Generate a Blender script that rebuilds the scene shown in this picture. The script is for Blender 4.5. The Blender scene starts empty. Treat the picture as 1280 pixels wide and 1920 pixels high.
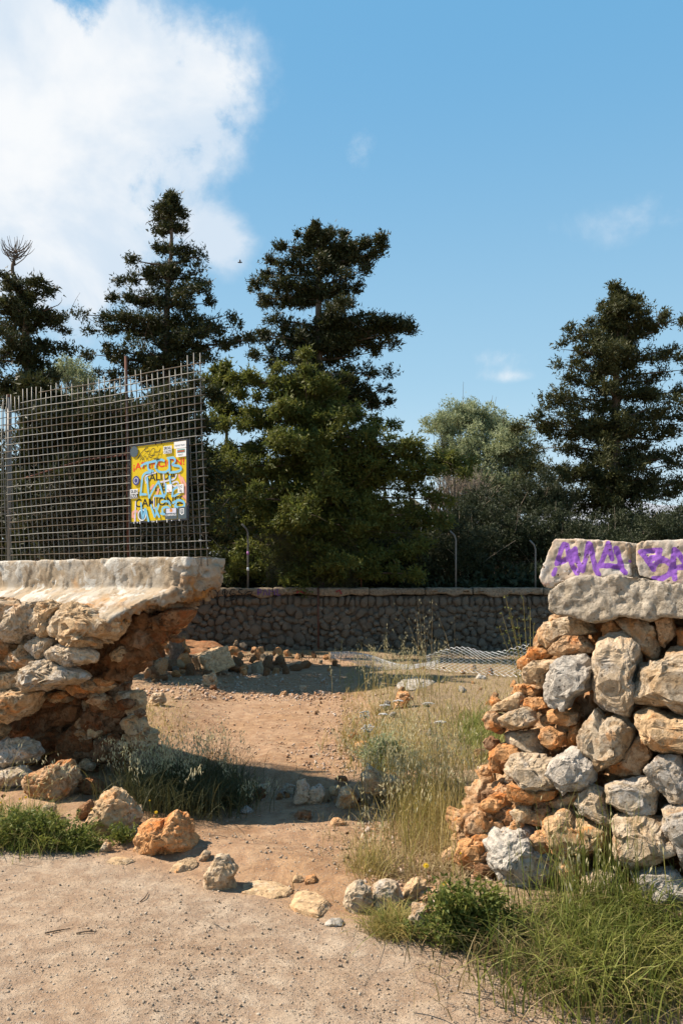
import bpy, bmesh, math, random
import numpy as np
from mathutils import Vector, Matrix
rad = math.radians
random.seed(5)
RNG = np.random.default_rng(11)
C = bpy.context.scene.collection

# ------------------------------------------------------------------ camera
F, H, Y0 = 1493.3, 1.6, 1100.0          # focal length in photo pixels, eye height, horizon row
cam_d = bpy.data.cameras.new('camera'); cam = bpy.data.objects.new('camera', cam_d); C.objects.link(cam)
cam_d.sensor_fit = 'VERTICAL'; cam_d.sensor_height = 36; cam_d.lens = 28
cam_d.shift_y = (Y0-960)/1920
cam_d.clip_start = 0.05; cam_d.clip_end = 9000
cam.location = (0, 0, H); cam.rotation_euler = (rad(90), 0, 0)
bpy.context.scene.camera = cam

# ------------------------------------------------------------------ light
SUN_EL, SUN_PHI = 48.0, 12.0              # sun stands to the left (-X), a little beyond (+Y)
sdir = Vector((-math.cos(rad(SUN_EL))*math.cos(rad(SUN_PHI)), math.cos(rad(SUN_EL))*math.sin(rad(SUN_PHI)), math.sin(rad(SUN_EL))))
sun_d = bpy.data.lights.new('sun', 'SUN'); sun = bpy.data.objects.new('sun', sun_d); C.objects.link(sun)
sun_d.energy = 5.0; sun_d.angle = rad(0.55); sun_d.color = (1, 0.885, 0.74)
sun.rotation_euler = sdir.to_track_quat('Z', 'Y').to_euler()
sc = bpy.context.scene
sc.view_settings.view_transform = 'Standard'; sc.view_settings.look = 'None'
sc.view_settings.exposure = 1.0; sc.view_settings.gamma = 1; sc.view_settings.use_curve_mapping = False
try:
    sc.cycles.max_bounces = 6; sc.cycles.diffuse_bounces = 2; sc.cycles.transparent_max_bounces = 8
except Exception: pass

class NT:
    """small node-tree helper"""
    def __init__(s, tree): s.t = tree; s.n = tree.nodes; s.l = tree.links
    def new(s, typ, ins=None, **kw):
        n = s.n.new(typ)
        for k, v in kw.items(): setattr(n, k, v)
        if ins:
            for k, v in ins.items(): s.set(n.inputs[k], v)
        return n
    def set(s, sock, v):
        if isinstance(v, bpy.types.NodeSocket): s.l.new(v, sock)
        elif isinstance(v, (tuple, list)) and len(v) == 3 and sock.type == 'RGBA': sock.default_value = (*v, 1)
        else: sock.default_value = v
    def math(s, op, a, b=0.0, c=0.0, clamp=False):
        n = s.n.new('ShaderNodeMath'); n.operation = op; n.use_clamp = clamp
        s.set(n.inputs[0], a); s.set(n.inputs[1], b); s.set(n.inputs[2], c); return n.outputs[0]
    def mix(s, f, a, b, blend='MIX'):
        n = s.n.new('ShaderNodeMix'); n.data_type = 'RGBA'; n.blend_type = blend
        s.set(n.inputs[0], f); s.set(n.inputs[6], a); s.set(n.inputs[7], b); return n.outputs[2]
    def ramp(s, f, lo, hi, a=0.0, b=1.0):
        n = s.n.new('ShaderNodeMapRange'); n.interpolation_type = 'SMOOTHSTEP'
        s.set(n.inputs[0], f); n.inputs[1].default_value = lo; n.inputs[2].default_value = hi
        n.inputs[3].default_value = a; n.inputs[4].default_value = b; return n.outputs[0]
    def noise(s, vec, scale, detail=4, rough=0.55, dist=0.0):
        n = s.new('ShaderNodeTexNoise'); s.set(n.inputs['Vector'], vec)
        n.inputs['Scale'].default_value = scale; n.inputs['Detail'].default_value = detail
        n.inputs['Roughness'].default_value = rough; n.inputs['Distortion'].default_value = dist; return n.outputs['Fac']
    def voro(s, vec, scale, feature='F1'):
        n = s.new('ShaderNodeTexVoronoi', feature=feature); s.set(n.inputs['Vector'], vec)
        n.inputs['Scale'].default_value = scale; return n

# ------------------------------------------------------------------ world: sky with clouds by direction
w = bpy.data.worlds.new('World'); sc.world = w; w.use_nodes = True
W = NT(w.node_tree); W.n.clear()
sky = W.new('ShaderNodeTexSky'); sky.sky_type = 'NISHITA'; sky.sun_disc = False
sky.sun_elevation = rad(SUN_EL); sky.sun_rotation = rad(-90+SUN_PHI)
sky.air_density = 1.0; sky.dust_density = 0.6; sky.ozone_density = 1.5
tc = W.new('ShaderNodeTexCoord'); sep = W.new('ShaderNodeSeparateXYZ', {0: tc.outputs['Generated']})
dx, dy, dz = sep.outputs
az = W.math('ARCTAN2', dx, dy); el = W.math('ARCSINE', dz)
def blob(px, py, rx, ry, amp=1.0):
    a0 = math.atan2((px-640)/F, 1); e0 = math.atan2((Y0-py)/F, math.hypot(1, (px-640)/F))
    u = W.math('DIVIDE', W.math('SUBTRACT', az, a0), rx/F); v = W.math('DIVIDE', W.math('SUBTRACT', el, e0), ry/F)
    r2 = W.math('ADD', W.math('MULTIPLY', u, u), W.math('MULTIPLY', v, v))
    return W.math('MULTIPLY', W.math('EXPONENT', W.math('MULTIPLY', r2, -1.0)), amp)
tot = None
for b in [(0, 230, 190, 150, .95), (150, 260, 190, 120, .85), (330, 215, 140, 80, .85), (40, 50, 90, 80, .75), (250, 100, 60, 90, .62),
          (410, 110, 70, 80, .62), (90, 400, 170, 80, .6), (400, 455, 75, 50, .75), (200, 520, 90, 80, .6), (-250, 300, 330, 260, 1.3), (-150, 20, 200, 140, 1.0),
          (675, 280, 34, 50, .34), (960, 665, 90, 22, .50), (960, 705, 70, 14, .36), (1200, 410, 170, 45, .36), (-700, 500, 300, 120, .7), (2300, 420, 420, 100, .6), (-2200, 300, 400, 120, .6)]:
    o_ = blob(*b); tot = o_ if tot is None else W.math('ADD', tot, o_)
vec = tc.outputs['Generated']
n1 = W.noise(vec, 5.5, 14, 0.58, 0.15); n2 = W.noise(vec, 13, 12, 0.62, 0.25)
nn = W.math('ADD', W.math('MULTIPLY', n1, 0.85), W.math('MULTIPLY', n2, 0.62))
dens = W.math('ADD', tot, W.math('MULTIPLY', W.math('SUBTRACT', nn, 0.745), W.math('ADD', W.math('MULTIPLY', W.math('MINIMUM', tot, 1.0), 3.3), 0.5)))
fac = W.ramp(dens, 0.18, 0.80)
shade = W.ramp(W.noise(vec, 4.6, 8, 0.55, 0.3), 0.40, 0.62)
cl = W.mix(shade, (6.7, 7.75, 8.9), (9.4, 9.55, 9.7))
# thin veil towards the horizon
hz = W.math('ABSOLUTE', dz)
air = W.mix(W.ramp(hz, 0.0, 0.62), (5.4, 8.0, 9.4), (1.75, 4.75, 7.9))
air = W.mix(W.ramp(hz, 0.60, 1.0), air, (0.55, 1.7, 3.9))
air = W.mix(W.ramp(hz, 0.0, 0.26), (7.6, 9.0, 9.8), air)
skb = W.mix(0.82, sky.outputs[0], air)      # thin bright summer haze in the air
col = W.mix(W.math('MULTIPLY', fac, 0.97), skb, cl)
bg = W.new('ShaderNodeBackground', {'Color': col, 'Strength': 0.0515})
out = W.new('ShaderNodeOutputWorld', {0: bg.outputs[0]})

# ------------------------------------------------------------------ numpy noise
def _hash(ix, iy, iz, seed):
    with np.errstate(over='ignore'):
        h = (ix.astype(np.uint32)*np.uint32(73856093)) ^ (iy.astype(np.uint32)*np.uint32(19349663)) ^ (iz.astype(np.uint32)*np.uint32(83492791)) ^ np.uint32((seed*2654435761) & 0xffffffff)
        h = (h ^ (h >> np.uint32(13)))*np.uint32(1274126177); h = (h ^ (h >> np.uint32(16)))*np.uint32(2246822519); h ^= h >> np.uint32(13)
    return h.astype(np.float64)/4294967295.0*2-1
def vnoise(P, seed=0):
    P = np.asarray(P, float); I = np.floor(P).astype(np.int64); f = P-I; f = f*f*f*(f*(f*6-15)+10)
    r = 0
    for a in (0, 1):
        wx = f[:, 0] if a else 1-f[:, 0]
        for b in (0, 1):
            wy = f[:, 1] if b else 1-f[:, 1]
            for c in (0, 1):
                wz = f[:, 2] if c else 1-f[:, 2]
                r = r + wx*wy*wz*_hash(I[:, 0]+a, I[:, 1]+b, I[:, 2]+c, seed)
    return r
def fbm(P, seed=0, oct=4, gain=0.5):
    r = 0; a = 1.0
    P = np.asarray(P, float)
    for k in range(oct): r = r + a*vnoise(P*(2.03**k)+k*7.3, seed+k*17); a *= gain
    return r
def facet(P, spacing, seed=0, tilt=.5):
    """broken rock faces: every point takes the tilted plane of its nearest random seed (value about -1..1)"""
    Q = np.asarray(P, float)/spacing; I = np.floor(Q).astype(np.int64); best = np.full(len(Q), 1e9); val = np.zeros(len(Q))
    for a in (-1, 0, 1):
        for b in (-1, 0, 1):
            for c in (-1, 0, 1):
                J = I+np.array([a, b, c]); h = [_hash(J[:, 0], J[:, 1], J[:, 2], seed+k) for k in range(7)]
                D = Q-(J+.5+.45*np.stack(h[:3], -1)); d2 = (D**2).sum(1); m = d2 < best; best = np.where(m, d2, best)
                val = np.where(m, h[3]+tilt*(h[4]*D[:, 0]+h[5]*D[:, 1]+h[6]*D[:, 2])*1.6, val)
    return val
def crag(n, k=5.0, w=.55): q = n*k; f = np.floor(q); return (f+sstep(q-f, 1-w, 1))/k-n*.35
def sstep(x, a, b): t = np.clip((x-a)/(b-a), 0, 1); return t*t*(3-2*t)

# ------------------------------------------------------------------ mesh helpers
def mesh_np(name, V, Fc, smooth=True):
    V = np.asarray(V, np.float32); Fc = np.asarray(Fc, np.int32)
    me = bpy.data.meshes.new(name); k = Fc.shape[1]
    me.vertices.add(len(V)); me.vertices.foreach_set('co', V.ravel())
    me.loops.add(Fc.size); me.loops.foreach_set('vertex_index', Fc.ravel())
    me.polygons.add(len(Fc)); me.polygons.foreach_set('loop_start', np.arange(0, Fc.size, k, dtype=np.int32))
    me.polygons.foreach_set('loop_total', np.full(len(Fc), k, np.int32))
    me.polygons.foreach_set('use_smooth', np.full(len(Fc), smooth, bool))
    me.update(calc_edges=True); me.validate(); return me
def link(name, me, mat=None, parent=None, loc=(0, 0, 0)):
    o = bpy.data.objects.new(name, me); C.objects.link(o)
    if mat is not None and me is not None and len(me.materials) == 0: me.materials.append(mat)
    o.location = loc
    if parent is not None: o.parent = parent
    return o
def tag(o, label=None, cat=None, group=None, kind=None):
    if label: o['label'] = label
    if cat: o['category'] = cat
    if group: o['group'] = group
    if kind: o['kind'] = kind
    return o
def thing(name, label, cat, loc=(0, 0, 0), group=None):
    o = bpy.data.objects.new(name, None); C.objects.link(o); o.location = loc; o.empty_display_size = .1
    return tag(o, label, cat, group)
def part(name, V, Fc, mat, root, smooth=True, label=None, kind=None):
    """child mesh given in world coordinates, stored relative to the root's location"""
    V = np.asarray(V, float)-np.array(root.location)
    o = link(name, mesh_np(name, V, Fc, smooth), mat, root)
    return tag(o, label, kind=kind)
class MB:
    def __init__(s): s.V = []; s.F = []; s.n = 0
    def add(s, V, Fc):
        V = np.asarray(V, float); s.V.append(V); s.F.append(np.asarray(Fc)+s.n); s.n += len(V)
    def get(s): return np.concatenate(s.V), np.concatenate(s.F)
def tube(P, R, k=6, caps=True):
    P = np.asarray(P, float); n = len(P); R = np.broadcast_to(np.asarray(R, float), (n,))
    T = np.gradient(P, axis=0); T /= np.linalg.norm(T, axis=1)[:, None]+1e-12
    ref = np.array([0, 0, 1.0]) if abs(T[0][2]) < .9 else np.array([1.0, 0, 0])
    A = np.cross(T, ref); A /= np.linalg.norm(A, axis=1)[:, None]+1e-12; B = np.cross(T, A)
    th = np.arange(k)/k*2*math.pi
    V = (P[:, None, :] + R[:, None, None]*(np.cos(th)[None, :, None]*A[:, None, :]+np.sin(th)[None, :, None]*B[:, None, :])).reshape(-1, 3)
    i = np.arange(n-1)[:, None]*k; j = np.arange(k)[None, :]; j2 = (j+1) % k
    q = np.stack([i+j, i+j2, i+k+j2, i+k+j], -1).reshape(-1, 4)
    Fc = np.concatenate([q[:, [0, 1, 2]], q[:, [0, 2, 3]]])
    if caps:
        a = np.array([[0, m+1, m] for m in range(1, k-1)]); Fc = np.concatenate([Fc, a, a[:, ::-1]+(n-1)*k])
    return V, Fc
def box(c, ax, h):
    """box from centre, three axes and half sizes -> triangles"""
    c = np.array(c, float); V = []
    for i in (-1, 1):
        for j in (-1, 1):
            for k in (-1, 1): V.append(c+i*h[0]*np.array(ax[0])+j*h[1]*np.array(ax[1])+k*h[2]*np.array(ax[2]))
    q = [(0, 1, 3, 2), (4, 6, 7, 5), (0, 4, 5, 1), (2, 3, 7, 6), (0, 2, 6, 4), (1, 5, 7, 3)]
    Fc = []
    for a, b, c_, d_ in q: Fc += [(a, b, c_), (a, c_, d_)]
    return np.array(V), np.array(Fc)
_ico = {}
def ico(level):
    if level not in _ico:
        bm = bmesh.new(); bmesh.ops.create_icosphere(bm, subdivisions=level, radius=1)
        _ico[level] = (np.array([v.co[:] for v in bm.verts]), np.array([[v.index for v in f.verts] for f in bm.faces])); bm.free()
    return _ico[level]

# ------------------------------------------------------------------ frame of the roadside wall
P0 = np.array([-0.979, 5.8, 0.0]); dv = np.array([-0.853, 0.522, 0.0]); nv = np.array([-0.522, -0.853, 0.0]); UP = np.array([0, 0, 1.0])
nv /= np.linalg.norm(nv); dv /= np.linalg.norm(dv)
def wp(px, py, off):
    r = np.array([(px-640)/F, 1.0, (Y0-py)/F]); D = (P0@nv+off)/(r@nv)
    p = r*D; p[2] += H; return p
def wall_uz(px, py, off):            # coordinates along -d (to the right) and up
    p = wp(px, py, off); return (p-P0)@(-dv), p[2]
def wall_pt(u, off, z): return P0-dv*u+nv*off+UP*z

# ------------------------------------------------------------------ ground shape
def path_edge_x(y):                  # right edge of the bare path
    return np.interp(y, [3.0, 4.0, 5.0, 6.2, 8, 10.5, 15], [0.15, 0.22, 0.42, 0.45, 0.25, 0.10, 0.0])
def ground_z(x, y, fine=True):
    x = np.asarray(x, float); y = np.asarray(y, float)
    off = (x-P0[0])*nv[0]+(y-P0[1])*nv[1]
    z = 0.11*sstep(-off, 0.62, 0.95)                                   # step up through the opening
    right = sstep(x-path_edge_x(y), 0.0, 0.7)*sstep(-off, -1.15, -0.3)
    z = z+0.10*right*sstep(-y, -17.0, -9.0)
    left = sstep(-(x+0.95+0.10*(y-6.2)), 0.0, 0.7)*sstep(-off, -0.95, 0.2)
    z = z+0.10*left
    z = z+0.05*sstep(off, 0.95, 0.75)*sstep(off, 0.3, .7)               # verge lip beside the road
    near = np.exp(-((y-10)/9.0)**2)
    P = np.stack([x*0.9, y*0.9, 0*x], -1).reshape(-1, 3)
    z = z+(fbm(P, 3, 3).reshape(x.shape))*0.018
    if fine:
        P2 = np.stack([x*5, y*5, 0*x], -1).reshape(-1, 3); road = sstep(off, 0.7, 1.1)
        z = z+fbm(P2, 9, 4).reshape(x.shape)*(0.010-0.0065*road)
    return z
def gz(x, y): return float(ground_z(np.array([x]), np.array([y]))[0])
def gp(px, py):                      # photo pixel -> point on the ground
    z = 0.0
    for _ in range(8):
        D = (H-z)*F/(py-Y0); x = (px-640)/F*D; z = gz(x, D)
    return np.array([x, D, z])
def at(px, py, D): return np.array([(px-640)/F*D, D, H+(Y0-py)/F*D])

# ------------------------------------------------------------------ materials
def mat(name):
    m = bpy.data.materials.new(name); m.use_nodes = True; T = NT(m.node_tree); T.n.clear()
    o = T.new('ShaderNodeOutputMaterial'); b = T.new('ShaderNodeBsdfPrincipled'); T.l.new(b.outputs[0], o.inputs[0])
    b.inputs['Roughness'].default_value = .9; b.inputs['Specular IOR Level'].default_value = .25
    return m, T, b, o
def bump(T, b, h, strength, dist, prev=None):
    n = T.new('ShaderNodeBump', {'Height': h, 'Strength': strength, 'Distance': dist})
    if prev is not None: T.l.new(prev, n.inputs['Normal'])
    T.l.new(n.outputs[0], b.inputs['Normal']); return n.outputs[0]
def plain(name, col, rough=.8, metal=0.0, var=0.12, scale=30):
    m, T, b, o = mat(name); tcn = T.new('ShaderNodeTexCoord')
    n = T.noise(tcn.outputs['Object'], scale, 4)
    c = T.mix(n, tuple(max(0, x*(1-var*2)) for x in col), tuple(min(1, x*(1+var*2)) for x in col))
    T.l.new(c, b.inputs['Base Color']); b.inputs['Roughness'].default_value = rough; b.inputs['Metallic'].default_value = metal
    return m
def rockmat(name, pale, warm, red, warm_amt=0.5, red_amt=0.5, pits=1.0):
    pale, warm, red = [tuple(x*k for x, k in zip(c, (.87, .83, .785))) for c in (pale, warm, red)]
    m, T, b, o = mat(name); tcn = T.new('ShaderNodeTexCoord'); oi = T.new('ShaderNodeObjectInfo')
    g = T.new('ShaderNodeNewGeometry')
    rnd = oi.outputs['Random']
    v = T.new('ShaderNodeVectorMath', operation='ADD'); T.l.new(tcn.outputs['Object'], v.inputs[0])
    cx = T.new('ShaderNodeCombineXYZ', {0: T.math('MULTIPLY', rnd, 37), 1: T.math('MULTIPLY', rnd, 91), 2: T.math('MULTIPLY', rnd, 13)})
    T.l.new(cx.outputs[0], v.inputs[1]); v = v.outputs[0]
    big = T.noise(v, 6, 5, .6, .6); mid = T.noise(v, 22, 6, .65, .5); finen = T.noise(v, 95, 5, .7)
    shift = T.math('MULTIPLY', T.math('SUBTRACT', rnd, .5), .22)
    f1 = T.ramp(T.math('ADD', big, T.math('ADD', shift, (warm_amt-.5)*.35)), .40, .58)
    c = T.mix(f1, pale, warm)
    f2 = T.ramp(T.math('ADD', T.noise(v, 4.3, 6, .62, .9), (red_amt-.5)*.4), .52, .66)
    c = T.mix(f2, c, red)
    c = T.mix(T.ramp(mid, .30, .62), tuple(x*.50 for x in warm), c)            # blotches
    c = T.mix(T.math('MULTIPLY', T.ramp(T.noise(v, 40, 4, .7), .55, .72), .5), c, tuple(min(1, x*1.35) for x in pale))
    br = T.math('ADD', T.math('MULTIPLY', finen, .5), .75)
    hs = T.new('ShaderNodeHueSaturation', {'Value': T.math('MULTIPLY', br, T.math('ADD', T.math('MULTIPLY', rnd, .3), .86)), 'Color': c})
    # small solution holes: their shade painted as darker colour, depth by bump
    vo = T.voro(v, 34); pit = T.ramp(T.math('ADD', vo.outputs['Distance'], T.math('MULTIPLY', T.noise(v, 15, 3), .9)), .50, .62)
    c2 = T.mix(pit, tuple(x*.42 for x in warm), hs.outputs[0])
    T.l.new(c2, b.inputs['Base Color'])
    p = bump(T, b, big, .5, .03); p = bump(T, b, T.noise(v, 48, 6, .75, .3), 1.0, .012, p); p = bump(T, b, mid, 1.0, .018, p); p = bump(T, b, pit, .8*pits, .008, p); bump(T, b, finen, .8, .004, p)
    return m
M = {}
M['grey'] = rockmat('grey_limestone', (.54, .51, .47), (.60, .48, .34), (.62, .38, .20), .50, .35)
M['white'] = rockmat('white_limestone', (.62, .585, .53), (.50, .46, .41), (.62, .46, .30), .35, .35)
M['tan'] = rockmat('tan_limestone', (.66, .56, .43), (.62, .44, .26), (.62, .31, .12), .6, .5)
M['orange'] = rockmat('orange_limestone', (.70, .50, .32), (.66, .36, .16), (.62, .23, .06), .60, .58)
M['red'] = rockmat('shade_darkened_red_stone', (.36, .24, .15), (.31, .16, .075), (.30, .10, .03), .6, .55)  # red stone, darkened to paint in the shade of the wall hollow
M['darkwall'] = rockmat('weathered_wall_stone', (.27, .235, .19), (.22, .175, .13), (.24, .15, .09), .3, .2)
M['mortar'] = rockmat('old_mortar', (.62, .56, .47), (.56, .48, .37), (.52, .40, .27), .4, .1, .3)

def concrete():
    m, T, b, o = mat('weathered_concrete'); tcn = T.new('ShaderNodeTexCoord'); v = tcn.outputs['Object']
    big = T.noise(v, 3.2, 6, .6, .7); mid = T.noise(v, 14, 6, .65, .4); fin = T.noise(v, 120, 4, .7)
    c = T.mix(T.ramp(big, .42, .60), (.46, .36, .25), (.52, .46, .38))
    c = T.mix(T.ramp(T.noise(v, 5.5, 8, .6, .6), .53, .56), c, (.66, .62, .55))
    c = T.mix(T.ramp(T.noise(v, 7, 6, .65, 1.0), .54, .66), c, (.33, .25, .17))
    c = T.mix(T.ramp(T.noise(v, 2.2, 4, .6), .58, .68), c, (.52, .33, .18))
    a = T.new('ShaderNodeAttribute', attribute_name='raw')
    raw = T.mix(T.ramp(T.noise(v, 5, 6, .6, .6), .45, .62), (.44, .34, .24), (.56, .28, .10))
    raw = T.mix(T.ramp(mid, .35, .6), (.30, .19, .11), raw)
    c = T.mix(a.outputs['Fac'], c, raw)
    hs = T.new('ShaderNodeHueSaturation', {'Value': T.math('ADD', T.math('MULTIPLY', fin, .42), .55), 'Saturation': 1.05, 'Color': c})
    T.l.new(hs.outputs[0], b.inputs['Base Color'])
    crack = T.voro(v, 4.5, 'DISTANCE_TO_EDGE'); cr = T.ramp(crack.outputs['Distance'], 0.0, .02)
    p = bump(T, b, mid, .5, .012); p = bump(T, b, T.noise(v, 60, 6, .75, .3), .9, .007, p); p = bump(T, b, cr, .35, .006, p); bump(T, b, fin, .9, .004, p)
    return m
M['concrete'] = concrete()

def graffiti_block():
    m, T, b, o = mat('painted_coping_stone'); tcn = T.new('ShaderNodeTexCoord'); v = tcn.outputs['Object']
    big = T.noise(v, 5, 5, .6, .6); mid = T.noise(v, 26, 6, .65, .4); fin = T.noise(v, 130, 4, .7)
    c = T.mix(T.ramp(big, .38, .62), (.56, .50, .43), (.54, .41, .29))
    c = T.mix(T.ramp(mid, .56, .68), c, (.68, .64, .60))
    c = T.mix(T.ramp(T.noise(v, 9, 4, .6, .8), .58, .68), c, (.56, .40, .33))
    vo = T.voro(v, 30); pit = T.ramp(T.math('ADD', vo.outputs['Distance'], T.math('MULTIPLY', T.noise(v, 11, 3), .9)), .50, .60)
    c = T.mix(pit, (.22, .15, .10), c)
    a = T.new('ShaderNodeAttribute', attribute_name='paint')
    pf = T.math('MULTIPLY', T.ramp(a.outputs['Fac'], .25, .62), T.ramp(pit, .0, .5, .45, 1))
    pf = T.math('MULTIPLY', pf, T.ramp(mid, .22, .34, .5, 1))
    c = T.mix(pf, c, T.mix(T.ramp(big, .35, .65), (.24, .085, .47), (.37, .16, .62)))
    hs = T.new('ShaderNodeHueSaturation', {'Value': T.math('ADD', T.math('MULTIPLY', fin, .4), .57), 'Color': c})
    T.l.new(hs.outputs[0], b.inputs['Base Color'])
    p = bump(T, b, mid, .5, .010); p = bump(T, b, pit, .9, .01, p); bump(T, b, fin, .6, .003, p)
    return m
M['painted'] = graffiti_block()

def ground_mat():
    m, T, b, o = mat('dry_earth_and_grit'); tcn = T.new('ShaderNodeTexCoord'); v = tcn.outputs['Object']
    a = T.new('ShaderNodeAttribute', attribute_name='zone').outputs['Fac']      # 0 road, 1 path earth
    a2 = T.new('ShaderNodeAttribute', attribute_name='litter').outputs['Fac']   # plant litter
    n1 = T.noise(v, 1.3, 6, .6, .5); n2 = T.noise(v, 9, 6, .65, .4); n3 = T.noise(v, 60, 5, .75); n4 = T.noise(v, 230, 3, .7)
    za = T.ramp(T.math('ADD', a, T.math('MULTIPLY', T.math('SUBTRACT', n2, .5), .6)), .25, .75)
    road = T.mix(T.ramp(n1, .35, .65), (.47, .345, .235), (.52, .41, .30))
    path = T.mix(T.ramp(n1, .35, .65), (.46, .285, .155), (.52, .345, .21))
    c = T.mix(za, road, path)
    c = T.mix(T.ramp(n2, .35, .7), T.mix(.5, c, (.36, .22, .14), 'MULTIPLY'), c)
    lit = T.mix(T.ramp(n3, .4, .6), (.16, .11, .06), (.40, .31, .18))
    c = T.mix(T.math('MULTIPLY', T.ramp(T.math('ADD', a2, T.math('MULTIPLY', T.math('SUBTRACT', n2, .5), .8)), .3, .8), .75), c, lit)
    # grit grains
    vo = T.voro(v, 95); gr = T.ramp(vo.outputs['Distance'], .18, .42, 1, 0)
    pick = T.new('ShaderNodeSeparateColor', {0: vo.outputs['Color']})
    gsel = T.math('MULTIPLY', gr, T.ramp(pick.outputs[0], .45, .6))
    gcol = T.mix(pick.outputs[1], (.30, .25, .21), (.62, .57, .52))
    c = T.mix(T.math('MULTIPLY', gsel, .55), c, gcol)
    vo2 = T.voro(v, 230); g2 = T.ramp(vo2.outputs['Distance'], .2, .5, 1, 0)
    hs = T.new('ShaderNodeHueSaturation', {'Value': T.math('ADD', T.math('MULTIPLY', n3, .70), .48), 'Saturation': 1.0, 'Color': c})
    T.l.new(hs.outputs[0], b.inputs['Base Color'])
    p = bump(T, b, n2, .7, .03); p = bump(T, b, n3, 1.0, .010, p); p = bump(T, b, gsel, .9, .006, p); bump(T, b, g2, .6, .0025, p)
    return m
M['ground'] = ground_mat()

def leafmat(name, a, b_, c_, transl=.25, clump=2.2):
    k = .82 if ('grass' in name or 'oat' in name or 'petal' in name or 'leaves' in name) else .88
    a, b_, c_ = [tuple(x*k for x in q) for q in (a, b_, c_)]
    m, T, b, o = mat(name); g = T.new('ShaderNodeNewGeometry'); tcn = T.new('ShaderNodeTexCoord')
    r = g.outputs['Random Per Island']; n = T.noise(tcn.outputs['Object'], clump, 3)
    c = T.mix(T.ramp(n, .38, .62), a, b_); c = T.mix(T.ramp(r, .45, 1.0, 0, .75), c, c_)
    T.l.new(c, b.inputs['Base Color']); b.inputs['Roughness'].default_value = .6
    tr = T.new('ShaderNodeBsdfTranslucent', {'Color': c}); mx = T.new('ShaderNodeMixShader', {0: transl})
    T.l.new(b.outputs[0], mx.inputs[1]); T.l.new(tr.outputs[0], mx.inputs[2]); T.l.new(mx.outputs[0], o.inputs[0])
    return m
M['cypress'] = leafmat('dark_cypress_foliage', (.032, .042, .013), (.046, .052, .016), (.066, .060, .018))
M['cypress_lit'] = leafmat('green_juniper_foliage', (.085, .11, .025), (.13, .15, .030), (.21, .20, .045), .4)  # juniper green, with albedo raised to paint in sunlight
M['cypress_brown'] = leafmat('bronze_cypress_foliage', (.045, .054, .018), (.066, .070, .021), (.09, .085, .028))
M['olive'] = leafmat('silvery_olive_leaves', (.27, .32, .17), (.35, .39, .19), (.46, .48, .30), .35)
M['shrub'] = leafmat('dark_shrub_leaves', (.030, .045, .018), (.045, .055, .024), (.09, .10, .05))
M['leafy'] = leafmat('fresh_green_leaves', (.11, .15, .03), (.17, .20, .035), (.30, .29, .07), .35)
M['grass_green'] = leafmat('green_grass', (.16, .20, .04), (.25, .27, .06), (.42, .38, .13), .35, 6)
M['grass_dry'] = leafmat('dry_grass', (.38, .29, .14), (.46, .36, .18), (.28, .18, .08), .3, 6)
M['grass_mix'] = leafmat('half_dry_grass', (.26, .23, .055), (.48, .36, .12), (.58, .44, .18), .3, 5)
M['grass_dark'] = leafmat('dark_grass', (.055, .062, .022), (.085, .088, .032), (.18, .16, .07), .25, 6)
M['oat'] = leafmat('pale_oat_spikelets', (.62, .54, .32), (.56, .52, .28), (.74, .66, .44), .4, 8)
M['petal_y'] = leafmat('yellow_petals', (.80, .55, .02), (.85, .60, .02), (.80, .45, .01), .3)
M['petal_w'] = leafmat('white_petals', (.75, .74, .70), (.80, .79, .76), (.70, .68, .62), .3)
M['bark'] = rockmat('cypress_bark', (.20, .155, .12), (.15, .11, .08), (.18, .11, .07), .4, .4, .2)
M['deadwood'] = rockmat('bleached_dead_wood', (.42, .37, .31), (.34, .28, .22), (.32, .25, .18), .4, .3, .2)
M['wire'] = plain('dull_galvanised_wire', (.15, .145, .13), .55, .3, .25, 12)
M['wire_bright'] = plain('bright_galvanised_wire', (.62, .63, .64), .4, .2, .15, 12)
M['wire_rust'] = plain('rusty_wire', (.11, .085, .06), .75, .2, .3, 15)
M['rust'] = plain('rust_red_iron', (.11, .045, .03), .85, .1, .3, 25)
M['galv'] = plain('galvanised_post', (.17, .165, .155), .55, .3, .2, 18)

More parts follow.
